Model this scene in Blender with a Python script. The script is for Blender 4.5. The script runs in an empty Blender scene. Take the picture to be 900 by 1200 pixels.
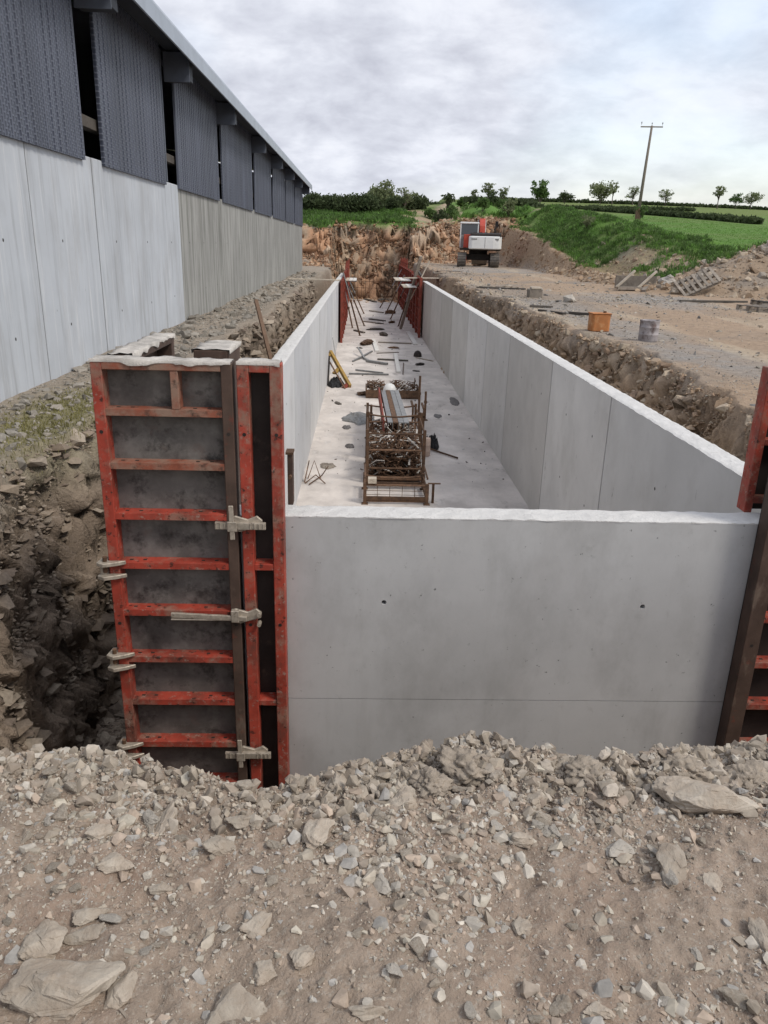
import bpy, bmesh, math, random
import numpy as np
from mathutils import Vector, Matrix, Euler
random.seed(7); rng = np.random.default_rng(7)
PI = math.pi
scene = bpy.context.scene
C = scene.collection
cos, sin, rad = math.cos, math.sin, math.radians

# ------------------------------------------------------------------ camera
Aw = np.array([[0.99934398, 0.01641071, 0.03228471],
               [-0.02512918, -0.32772641, 0.94443842],
               [0.02607946, -0.94463013, -0.32709903]])
cam_d = bpy.data.cameras.new('camera'); cam = bpy.data.objects.new('camera', cam_d); C.objects.link(cam)
cam_d.sensor_fit = 'VERTICAL'; cam_d.sensor_height = 24; cam_d.lens = 24 * 902 / 1200
cam_d.clip_start = 0.05; cam_d.clip_end = 3000
r_, u_, b_ = Aw[:, 0], -Aw[:, 1], -Aw[:, 2]
cam.matrix_world = Matrix(((r_[0], u_[0], b_[0], 0), (r_[1], u_[1], b_[1], 0), (r_[2], u_[2], b_[2], 1.6), (0, 0, 0, 1)))
scene.camera = cam

# ------------------------------------------------------------------ noise (numpy)
def _h(ix, iy, iz, s):
    n = (ix.astype(np.int64) * 374761393 + iy.astype(np.int64) * 668265263 + iz.astype(np.int64) * 2147483647 + s * 1274126177) & 0xffffffff
    n = ((n ^ (n >> 13)) * 1274126177) & 0xffffffff
    n = ((n ^ (n >> 16)) * 2246822519) & 0xffffffff
    return ((n ^ (n >> 15)) & 0xffffff) / float(0xffffff)
def vnoise(x, y, z=0.0, s=0):
    x = np.asarray(x, float); y = np.asarray(y, float); z = np.asarray(z, float) + np.zeros_like(x)
    ix, iy, iz = np.floor(x), np.floor(y), np.floor(z)
    fx, fy, fz = x - ix, y - iy, z - iz
    fx, fy, fz = [t * t * (3 - 2 * t) for t in (fx, fy, fz)]
    r = 0
    for a in (0, 1):
        for b in (0, 1):
            for c in (0, 1):
                w = (fx if a else 1 - fx) * (fy if b else 1 - fy) * (fz if c else 1 - fz)
                r = r + w * _h(ix + a, iy + b, iz + c, s)
    return r * 2 - 1
def fbm(x, y, z=0.0, s=0, o=4, g=.5):
    r = 0; a = 1; t = 0; f = 1
    for k in range(o):
        r = r + a * vnoise(np.asarray(x) * f + k * 17.3, np.asarray(y) * f + k * 9.1, np.asarray(z) * f, s + k)
        t += a; a *= g; f *= 2.03
    return r / t
def cellv(x, y, z, s=0):
    x, y, z = [np.asarray(t, float) for t in (x, y, z)]
    ix, iy, iz = np.floor(x), np.floor(y), np.floor(z); best = np.full(x.shape, 9.); val = np.zeros(x.shape)
    for a in (-1, 0, 1):
        for b in (-1, 0, 1):
            for c in (-1, 0, 1):
                cx, cy, cz = ix + a, iy + b, iz + c
                d = (cx + _h(cx, cy, cz, s) - x) ** 2 + (cy + _h(cx, cy, cz, s + 1) - y) ** 2 + (cz + _h(cx, cy, cz, s + 2) - z) ** 2
                k = d < best; best = np.where(k, d, best); val = np.where(k, _h(cx, cy, cz, s + 3), val)
    return val, best
def sst(a, b, x):
    t = np.clip((np.asarray(x, float) - a) / (b - a), 0, 1); return t * t * (3 - 2 * t)

# ------------------------------------------------------------------ materials
def newmat(name):
    m = bpy.data.materials.new(name); m.use_nodes = True
    nt = m.node_tree; bs = nt.nodes['Principled BSDF']
    return m, nt, bs
def N(nt, t, **kw):
    n = nt.nodes.new(t)
    for k, v in kw.items():
        if k in n.inputs: n.inputs[k].default_value = v
        else: setattr(n, k, v)
    return n
def ramp(nt, stops, fac):
    r = nt.nodes.new('ShaderNodeValToRGB'); e = r.color_ramp.elements
    while len(e) < len(stops): e.new(0.5)
    for i, (p, c) in enumerate(stops):
        e[i].position = p; e[i].color = tuple(c) + (1,) if len(c) == 3 else c
    nt.links.new(fac, r.inputs[0]); return r
def mix(nt, fac, a, b, blend='MIX'):
    m = nt.nodes.new('ShaderNodeMix'); m.data_type = 'RGBA'; m.blend_type = blend
    for i, v in ((0, fac), (6, a), (7, b)):
        if hasattr(v, 'is_output'): nt.links.new(v, m.inputs[i])
        elif i == 0: m.inputs[0].default_value = v
        else: m.inputs[i].default_value = tuple(v) + (1,)
    return m.outputs[2]
def noise(nt, co, scale, detail=6, rough=.6, stretch=None, w=0, dist=0):
    if stretch or w:
        mp = nt.nodes.new('ShaderNodeMapping'); nt.links.new(co, mp.inputs[0])
        if stretch: mp.inputs['Scale'].default_value = stretch
        mp.inputs['Location'].default_value = (w, w * 1.7, w * .3); co = mp.outputs[0]
    n = nt.nodes.new('ShaderNodeTexNoise'); nt.links.new(co, n.inputs['Vector'])
    n.inputs['Scale'].default_value = scale; n.inputs['Detail'].default_value = detail
    n.inputs['Roughness'].default_value = rough; n.inputs['Distortion'].default_value = dist
    return n.outputs[0]
def M(name, base, scale=3., var=.25, rough=.85, bump=.3, bscale=60, bdist=.004, metal=0., spots=(), stretch=None, attr=None, spec=.3, obj_random=0., rvar=0.):
    """base colour broken by noise; spots: (colour, noise scale, low, high, stretch, amount)"""
    m, nt, bs = newmat(name)
    tc = nt.nodes.new('ShaderNodeTexCoord'); co = tc.outputs['Object']
    lo = tuple(c * (1 - var) for c in base); hi = tuple(min(1, c * (1 + var)) for c in base)
    n1 = noise(nt, co, scale, 7, .62, stretch)
    col = ramp(nt, [(.3, lo), (.7, hi)], n1).outputs[0]
    if attr:
        a = nt.nodes.new('ShaderNodeAttribute'); a.attribute_name = attr
        g = ramp(nt, [(.3, (1 - var,) * 3), (.7, (1 + var,) * 3)], n1).outputs[0]
        col = mix(nt, 1., a.outputs['Color'], g, 'MULTIPLY')
    for i, (sc, ss, l, h, st, am) in enumerate(spots):
        n2 = noise(nt, co, ss, 8, .68, st, w=3.1 + i * 5.7)
        f = ramp(nt, [(l, (0, 0, 0)), (h, (am, am, am))], n2).outputs[0]
        col = mix(nt, f, col, sc)
    if obj_random:
        oi = nt.nodes.new('ShaderNodeObjectInfo')
        g = ramp(nt, [(0, (1 - obj_random,) * 3), (1, (1 + obj_random,) * 3)], oi.outputs['Random']).outputs[0]
        col = mix(nt, 1., col, g, 'MULTIPLY')
    nt.links.new(col, bs.inputs['Base Color'])
    bs.inputs['Roughness'].default_value = rough; bs.inputs['Metallic'].default_value = metal
    bs.inputs['Specular IOR Level'].default_value = spec
    if rvar:
        rr = nt.nodes.new('ShaderNodeMapRange'); nt.links.new(n1, rr.inputs[0])
        rr.inputs[3].default_value = rough - rvar; rr.inputs[4].default_value = rough + rvar
        nt.links.new(rr.outputs[0], bs.inputs['Roughness'])
    if bump:
        nb = noise(nt, co, bscale, 6, .6)
        b = nt.nodes.new('ShaderNodeBump'); b.inputs['Strength'].default_value = bump; b.inputs['Distance'].default_value = bdist
        nt.links.new(nb, b.inputs['Height']); nt.links.new(b.outputs[0], bs.inputs['Normal'])
    return m

mats = {}
def R(name, *a, **k): mats[name] = M(name, *a, **k)
R('concrete_cast', (.49, .49, .485), scale=.9, var=.13, bump=.25, bscale=45, bdist=.002, rough=.7,
  spots=(((.35, .345, .335), 1.6, .46, .68, (1, 1, .6), .75), ((.54, .53, .52), 2.2, .52, .75, (1, 1, .5), .5), ((.28, .27, .26), 9, .60, .74, (1, 1, .8), .4), ((.10, .10, .095), 24, .655, .70, None, .9), ((.34, .335, .32), 3.5, .56, .72, (1, 1, .12), .3)))
R('concrete_side', (.56, .555, .54), scale=1.2, var=.09, bump=.25, bscale=30, bdist=.002, rough=.8, attr='Col',
  spots=(((.42, .40, .37), 1.5, .50, .72, (1, 1, .7), .4), ((.17, .15, .13), 8, .64, .69, (1, 1, .35), .6)))
R('concrete_top', (.62, .61, .59), scale=5, var=.10, bump=.8, bscale=70, bdist=.008, rough=.95,
  spots=(((.42, .41, .39), 18, .60, .7, None, .6),))
R('concrete_slab', (.60, .55, .505), scale=1.3, var=.2, bump=.4, bscale=25, bdist=.006, rough=.85,
  spots=(((.38, .34, .31), 1.1, .48, .68, (1, .6, 1), .6), ((.20, .18, .165), 2.6, .60, .70, (1, .5, 1), .65), ((.66, .64, .62), 3.5, .55, .75, (1.5, .4, 1), .5), ((.2, .19, .18), 14, .66, .72, None, .5)))
R('concrete_pale', (.50, .53, .565), scale=.7, var=.10, bump=.2, bscale=25, bdist=.003, rough=.75,
  spots=(((.27, .28, .29), 8.0, .52, .70, (1, 1, .05), .6), ((.70, .71, .72), 11.0, .55, .70, (1, 1, .06), .6), ((.36, .36, .36), 1.6, .5, .7, (1, 1, .4), .5), ((.12, .12, .12), 9, .70, .74, (1, 1, .6), .6)))
R('concrete_old', (.36, .36, .34), scale=.7, var=.12, bump=.3, bscale=25, bdist=.004, rough=.85,
  spots=(((.12, .12, .105), 8, .42, .68, (1, 1, .06), .8), ((.48, .47, .45), 2.0, .55, .75, (1, 1, .15), .5), ((.10, .10, .09), 10, .62, .74, (1, 1, .25), .5)))
R('red_paint', (.36, .055, .034), scale=5, var=.35, rough=.55, bump=.35, bscale=70, bdist=.003,
  spots=(((.12, .055, .04), 5, .46, .64, (1, 1, .5), .85), ((.30, .19, .14), 9, .52, .66, None, .7), ((.34, .27, .22), 30, .58, .66, None, .7), ((.03, .022, .018), 24, .58, .64, None, .85)))
_m = mats['red_paint']; _nt = _m.node_tree; _bs = _nt.nodes['Principled BSDF']; _src = _bs.inputs['Base Color'].links[0].from_socket
_tc = _nt.nodes.new('ShaderNodeTexCoord'); _sp = _nt.nodes.new('ShaderNodeSeparateXYZ'); _nt.links.new(_tc.outputs['Object'], _sp.inputs[0])
_mr = _nt.nodes.new('ShaderNodeMapRange'); _nt.links.new(_sp.outputs['Z'], _mr.inputs[0]); _mr.inputs[1].default_value = 2.6; _mr.inputs[2].default_value = 3.45
_nn = noise(_nt, _tc.outputs['Object'], 9, 7, .65); _ad = _nt.nodes.new('ShaderNodeMath'); _ad.operation = 'MULTIPLY_ADD'; _nt.links.new(_mr.outputs[0], _ad.inputs[0]); _ad.inputs[1].default_value = .18; _nt.links.new(_nn, _ad.inputs[2])
_f = ramp(_nt, [(.60, (0, 0, 0)), (.78, (.75, .75, .75))], _ad.outputs[0]).outputs[0]
_nt.links.new(mix(_nt, _f, _src, (.25, .17, .125)), _bs.inputs['Base Color'])
R('red_dirty', (.27, .085, .05), scale=6, var=.3, rough=.8, bump=.5, bscale=60, bdist=.004,
  spots=(((.28, .20, .15), 6, .42, .62, None, .85), ((.06, .04, .03), 16, .55, .66, None, .8)))
R('brown_steel', (.085, .055, .042), scale=5, var=.35, rough=.6, bump=.35, bscale=60, bdist=.003,
  spots=(((.22, .17, .13), 7, .56, .68, (1, 1, .4), .6), ((.25, .04, .02), 10, .60, .70, None, .4)))
R('dark_steel', (.03, .024, .021), scale=4, var=.4, rough=.7, bump=.3, bscale=50, bdist=.003,
  spots=(((.14, .10, .08), 9, .60, .75, None, .5),))
R('ply_face', (.135, .125, .115), scale=5, var=.4, rough=.8, bump=.3, bscale=40, bdist=.003,
  spots=(((.24, .23, .21), 5, .50, .68, None, .75), ((.035, .03, .028), 8, .52, .66, None, .8), ((.45, .42, .38), 13, .68, .74, None, .6), ((.16, .08, .06), 3, .6, .72, None, .5)))
R('crust', (.50, .47, .43), scale=9, var=.35, rough=.95, bump=.9, bscale=90, bdist=.006)
R('clamp_metal', (.40, .35, .285), scale=30, var=.3, rough=.45, bump=.2, bscale=120, bdist=.002, metal=.25,
  spots=(((.12, .09, .07), 30, .55, .68, None, .8),))
R('rust', (.13, .075, .045), scale=10, var=.4, rough=.85, bump=.3, bscale=80, bdist=.003, obj_random=.3,
  spots=(((.05, .035, .028), 12, .5, .65, None, .7), ((.33, .28, .24), 20, .64, .72, None, .5)))
R('rust_red', (.25, .055, .035), scale=6, var=.3, rough=.8, bump=.3, bscale=50, bdist=.003,
  spots=(((.10, .045, .035), 4, .45, .65, None, .7),))
R('steel_grey', (.24, .24, .235), scale=8, var=.25, rough=.5, metal=.4, bump=.15, obj_random=.2, spots=(((.15, .10, .07), 10, .58, .7, None, .6),))
R('rock_pale', (.42, .37, .305), scale=14, var=.2, rough=.95, bump=.8, bscale=70, bdist=.006, obj_random=.14,
  spots=(((.33, .265, .205), 7, .46, .64, None, .8), ((.46, .43, .38), 18, .56, .7, None, .5)))
R('rock_grey', (.41, .375, .325), scale=14, var=.2, rough=.92, bump=.7, bscale=70, bdist=.005, obj_random=.12,
  spots=(((.30, .25, .20), 9, .55, .7, None, .6),))
R('clay', (.33, .28, .225), scale=20, var=.25, rough=1., bump=1., bscale=60, bdist=.01)
R('gravel', (.3, .3, .3), scale=40, var=.2, rough=.95, bump=.4, bscale=150, bdist=.002, attr='Col')
R('soil', (.3, .3, .3), scale=9, var=.22, rough=1., bump=1., bscale=38, bdist=.03, attr='Col',
  spots=(((.32, .27, .21), 30, .60, .70, None, .35), ((.10, .075, .055), 5, .58, .75, None, .35)))
R('soil_near', (.325, .258, .202), scale=10, var=.25, rough=1., bump=1., bscale=120, bdist=.008,
  spots=(((.31, .215, .16), 1.8, .48, .7, None, .6), ((.42, .37, .31), 70, .52, .64, None, .7), ((.22, .18, .14), 50, .54, .66, None, .6)))
R('cladding', (.060, .068, .092), scale=3, var=.2, rough=.45, bump=0, spec=.5)
R('fascia_metal', (.36, .40, .45), scale=2, var=.12, rough=.4, bump=.05, metal=.3)
R('frame_metal', (.10, .115, .145), scale=3, var=.15, rough=.5, bump=.05)
R('soffit', (.035, .04, .05), scale=3, var=.2, rough=.7, bump=.1)
R('wood_pale', (.48, .42, .34), scale=3, var=.2, rough=.85, bump=.4, bscale=30, bdist=.004, stretch=(1, 1, 1), obj_random=.15,
  spots=(((.26, .22, .18), 6, .52, .68, None, .7),))
R('wood_old', (.27, .235, .195), scale=4, var=.25, rough=.9, bump=.4, bscale=40, bdist=.004, obj_random=.25,
  spots=(((.14, .115, .095), 7, .5, .66, None, .7),))
R('wood_dark', (.10, .088, .075), scale=5, var=.3, rough=.9, bump=.4, bscale=40, bdist=.004, obj_random=.3,
  spots=(((.2, .17, .14), 9, .58, .7, None, .6),))
R('wood_white', (.66, .64, .60), scale=5, var=.12, rough=.85, bump=.2, spots=(((.35, .32, .29), 8, .6, .7, None, .6),))
R('rusty_timber', (.17, .11, .075), scale=4, var=.25, rough=.9, bump=.3)
R('pole_wood', (.20, .17, .14), scale=4, var=.2, rough=.9, bump=.3)
R('yellow_paint', (.36, .23, .06), scale=6, var=.2, rough=.6, bump=.2, spots=(((.15, .09, .05), 6, .5, .64, None, .8), ((.35, .12, .06), 4, .58, .68, None, .7)))
R('white_paint', (.72, .72, .70), scale=2, var=.06, rough=.45, bump=.05, spots=(((.40, .33, .26), 3, .60, .76, None, .6), ((.25, .14, .08), 5, .68, .74, None, .7)))
R('exc_red', (.42, .06, .035), scale=3, var=.2, rough=.5, bump=.1, spots=(((.18, .08, .05), 5, .52, .7, None, .6),))
R('track_steel', (.13, .118, .105), scale=6, var=.3, rough=.75, bump=.5, bscale=20, bdist=.01, spots=(((.24, .20, .16), 4, .5, .68, None, .7),))
R('black_rubber', (.02, .02, .021), scale=4, var=.3, rough=.7, bump=.2)
R('orange_drum', (.42, .17, .06), scale=5, var=.2, rough=.7, bump=.3, bscale=12, bdist=.02, spots=(((.62, .40, .20), 4, .55, .7, None, .7), ((.2, .08, .03), 7, .62, .7, None, .7)))
R('grey_drum', (.36, .33, .33), scale=4, var=.2, rough=.7, bump=.4, bscale=10, bdist=.02, spots=(((.10, .07, .065), 4, .52, .62, (1, 1, .5), .9), ((.16, .07, .05), 9, .58, .68, None, .6)))
R('plastic_pink', (.52, .40, .33), scale=5, var=.12, rough=.6, bump=.1, spots=(((.33, .17, .10), 7, .58, .7, (1, 1, .4), .7),))
R('bark', (.12, .10, .08), scale=4, var=.3, rough=.95, bump=.3)
R('leaf_dark', (.035, .052, .022), scale=.6, var=.4, rough=.8, bump=0, spec=.2)
R('leaf_mid', (.075, .115, .035), scale=.6, var=.35, rough=.8, bump=0, spec=.2)
R('leaf_pale', (.13, .15, .07), scale=.6, var=.3, rough=.8, bump=0, spec=.2)
R('weed', (.085, .17, .035), scale=.5, var=.4, rough=.75, bump=0, spec=.2, attr=None)
R('grass_dry', (.22, .20, .09), scale=3, var=.3, rough=.9, bump=0)
R('insulator', (.3, .31, .33), rough=.4, bump=0)
R('stain', (.13, .12, .115), scale=9, var=.3, rough=.6, bump=.3, bscale=30, bdist=.004)
m, nt, bs = newmat('glass_dark'); bs.inputs['Base Color'].default_value = (.05, .06, .07, 1); bs.inputs['Roughness'].default_value = .08; bs.inputs['Specular IOR Level'].default_value = .8; mats['glass_dark'] = m

# perforated, box-ribbed ventilated cladding sheet
m, nt, bs = newmat('vent_sheet'); mats['vent_sheet'] = m
tc = nt.nodes.new('ShaderNodeTexCoord')
br = nt.nodes.new('ShaderNodeTexBrick'); mp = nt.nodes.new('ShaderNodeMapping')
mp.inputs['Rotation'].default_value = (0, rad(90), rad(90))
sx = nt.nodes.new('ShaderNodeSeparateXYZ'); cx = nt.nodes.new('ShaderNodeCombineXYZ')
nt.links.new(tc.outputs['Object'], sx.inputs[0]); nt.links.new(sx.outputs['Z'], cx.inputs['X']); nt.links.new(sx.outputs['Y'], cx.inputs['Y'])
nt.links.new(cx.outputs[0], br.inputs['Vector'])
br.inputs['Scale'].default_value = 1; br.inputs['Brick Width'].default_value = .075; br.inputs['Row Height'].default_value = .05
br.inputs['Mortar Size'].default_value = .014; br.inputs['Mortar Smooth'].default_value = .6
br.inputs['Color1'].default_value = (.035, .042, .065, 1); br.inputs['Color2'].default_value = (.05, .058, .085, 1); br.inputs['Mortar'].default_value = (.105, .118, .155, 1)
nz = noise(nt, tc.outputs['Object'], 1.2, 4, .6, (1, 1, .3))
g = ramp(nt, [(.3, (.82,) * 3), (.7, (1.25,) * 3)], nz).outputs[0]
nt.links.new(mix(nt, 1., br.outputs['Color'], g, 'MULTIPLY'), bs.inputs['Base Color'])
bs.inputs['Roughness'].default_value = .5
bp = nt.nodes.new('ShaderNodeBump'); bp.inputs['Strength'].default_value = .8; bp.inputs['Distance'].default_value = .01
nt.links.new(br.outputs['Fac'], bp.inputs['Height']); nt.links.new(bp.outputs[0], bs.inputs['Normal'])

def leafmat(name, c, var=.35):
    m, nt, bs = newmat(name); tc = nt.nodes.new('ShaderNodeTexCoord'); n1 = noise(nt, tc.outputs['Object'], 1.3, 5, .6)
    col = ramp(nt, [(.32, tuple(v * (1 - var) for v in c)), (.68, tuple(v * (1 + var) for v in c))], n1).outputs[0]
    tr = nt.nodes.new('ShaderNodeBsdfTranslucent'); mx = nt.nodes.new('ShaderNodeMixShader'); mx.inputs[0].default_value = .42
    nt.links.new(col, bs.inputs['Base Color']); nt.links.new(col, tr.inputs['Color']); bs.inputs['Roughness'].default_value = .7; bs.inputs['Specular IOR Level'].default_value = .2
    nt.links.new(bs.outputs[0], mx.inputs[1]); nt.links.new(tr.outputs[0], mx.inputs[2]); nt.links.new(mx.outputs[0], nt.nodes['Material Output'].inputs[0]); mats[name] = m
leafmat('leaf_dark', (.075, .10, .045)); leafmat('leaf_mid', (.10, .165, .05)); leafmat('leaf_pale', (.19, .22, .11)); leafmat('weed', (.145, .27, .06)); leafmat('grass_dry', (.26, .24, .10))

# ------------------------------------------------------------------ mesh helpers
ORI = {}
class MB:
    def __init__(s): s.v = []; s.f = []; s.m = []
    def add(s, vs, fs, mi=0):
        k = len(s.v); s.v += [tuple(p) for p in vs]; s.f += [tuple(i + k for i in f) for f in fs]; s.m += [mi] * len(fs); return s
    def box(s, x0, x1, y0, y1, z0, z1, mi=0):
        vs = [(x, y, z) for z in (z0, z1) for y in (y0, y1) for x in (x0, x1)]
        return s.add(vs, [(0, 2, 3, 1), (4, 5, 7, 6), (0, 1, 5, 4), (2, 6, 7, 3), (0, 4, 6, 2), (1, 3, 7, 5)], mi)
    def bar(s, p, q, w, h, mi=0, up=(0, 0, 1)):
        p = Vector(p); q = Vector(q); d = (q - p).normalized(); u = Vector(up)
        if abs(d.dot(u)) > .98: u = Vector((0, 1, 0))
        a = d.cross(u).normalized(); b = a.cross(d).normalized()
        vs = [e + a * (w / 2 * i) + b * (h / 2 * j) for e in (p, q) for j in (-1, 1) for i in (-1, 1)]
        return s.add(vs, [(0, 2, 3, 1), (4, 5, 7, 6), (0, 1, 5, 4), (2, 6, 7, 3), (0, 4, 6, 2), (1, 3, 7, 5)], mi)
    def tube(s, pts, r, n=8, mi=0, r2=None):
        pts = [Vector(p) for p in pts]; k = len(pts); rings = []
        for i, p in enumerate(pts):
            d = (pts[min(i + 1, k - 1)] - pts[max(i - 1, 0)]).normalized()
            u = Vector((0, 0, 1)) if abs(d.z) < .95 else Vector((1, 0, 0))
            a = d.cross(u).normalized(); b = a.cross(d)
            rr = r if r2 is None else r + (r2 - r) * i / (k - 1)
            rings.append([p + a * (rr * cos(2 * PI * j / n)) + b * (rr * sin(2 * PI * j / n)) for j in range(n)])
        vs = [v for g in rings for v in g]
        fs = [(i * n + j, i * n + (j + 1) % n, (i + 1) * n + (j + 1) % n, (i + 1) * n + j) for i in range(k - 1) for j in range(n)]
        fs += [tuple(range(n))[::-1], tuple((k - 1) * n + j for j in range(n))]
        return s.add(vs, fs, mi)
    def prism(s, poly, axis, a0, a1, mi=0):
        def P(u, v, a): return (a, u, v) if axis == 'x' else ((u, a, v) if axis == 'y' else (u, v, a))
        n = len(poly); vs = [P(u, v, a0) for u, v in poly] + [P(u, v, a1) for u, v in poly]
        fs = [tuple(range(n))[::-1], tuple(range(n, 2 * n))] + [(i, (i + 1) % n, n + (i + 1) % n, n + i) for i in range(n)]
        return s.add(vs, fs, mi)
    def lathe(s, prof, c=(0, 0, 0), n=20, mi=0):
        vs = [(c[0] + r * cos(2 * PI * j / n), c[1] + r * sin(2 * PI * j / n), c[2] + z) for r, z in prof for j in range(n)]
        k = len(prof)
        fs = [(i * n + j, i * n + (j + 1) % n, (i + 1) * n + (j + 1) % n, (i + 1) * n + j) for i in range(k - 1) for j in range(n)]
        fs += [tuple(range(n))[::-1], tuple((k - 1) * n + j for j in range(n))]
        return s.add(vs, fs, mi)
    def build(s, name, mat, parent=None, origin=None, bevel=0, smooth=False, fix=True):
        o0 = np.array(origin if origin is not None else (ORI.get(parent.name, (0, 0, 0)) if parent else (0, 0, 0)), float)
        me = bpy.data.meshes.new(name)
        me.from_pydata([tuple(np.array(p) - o0) for p in s.v], [], s.f)
        for mm in (mat if isinstance(mat, (list, tuple)) else [mat]): me.materials.append(mats[mm] if isinstance(mm, str) else mm)
        me.polygons.foreach_set('material_index', s.m)
        if fix:
            bm = bmesh.new(); bm.from_mesh(me); bmesh.ops.recalc_face_normals(bm, faces=bm.faces); bm.to_mesh(me); bm.free()
        if smooth: me.polygons.foreach_set('use_smooth', [True] * len(me.polygons))
        me.update()
        o = bpy.data.objects.new(name, me); C.objects.link(o)
        if parent: o.parent = parent; ORI[o.name] = tuple(o0)
        elif origin is not None: o.location = origin; ORI[o.name] = tuple(o0)
        if bevel:
            b = o.modifiers.new('bevel', 'BEVEL'); b.width = bevel; b.segments = 1; b.limit_method = 'ANGLE'
        return o
def tag(o, label=None, cat=None, group=None, kind=None):
    for k, v in (('label', label), ('category', cat), ('group', group), ('kind', kind)):
        if v: o[k] = v
    return o
def thing(name, label, cat, loc=(0, 0, 0), rot=(0, 0, 0), group=None, local=False):
    o = bpy.data.objects.new(name, None); C.objects.link(o); o.location = loc; o.rotation_euler = rot
    o.empty_display_size = .2
    ORI[o.name] = (0, 0, 0) if local else tuple(loc)
    return tag(o, label, cat, group)
def copy_tree(o, parent=None):
    c = o.copy(); C.objects.link(c); c.parent = parent
    for ch in list(o.children): copy_tree(ch, c)
    return c
def fast_mesh(name, V, F, mat, col=None, parent=None, smooth=False):
    me = bpy.data.meshes.new(name)
    V = np.asarray(V, np.float32); F = np.asarray(F, np.int32); k = F.shape[1]
    me.vertices.add(len(V)); me.vertices.foreach_set('co', V.ravel())
    me.loops.add(F.size); me.loops.foreach_set('vertex_index', F.ravel())
    me.polygons.add(len(F)); me.polygons.foreach_set('loop_start', np.arange(0, F.size, k, dtype=np.int32))
    me.update(calc_edges=True)
    me.polygons.foreach_set('use_smooth', np.full(len(F), smooth))
    if col is not None:
        a = me.attributes.new('Col', 'FLOAT_COLOR', 'POINT')
        cc = np.ones((len(V), 4), np.float32); cc[:, :3] = col; a.data.foreach_set('color', cc.ravel())
    for mm in (mat if isinstance(mat, (list, tuple)) else [mat]): me.materials.append(mats[mm])
    o = bpy.data.objects.new(name, me); C.objects.link(o)
    if parent: o.parent = parent
    return o

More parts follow.
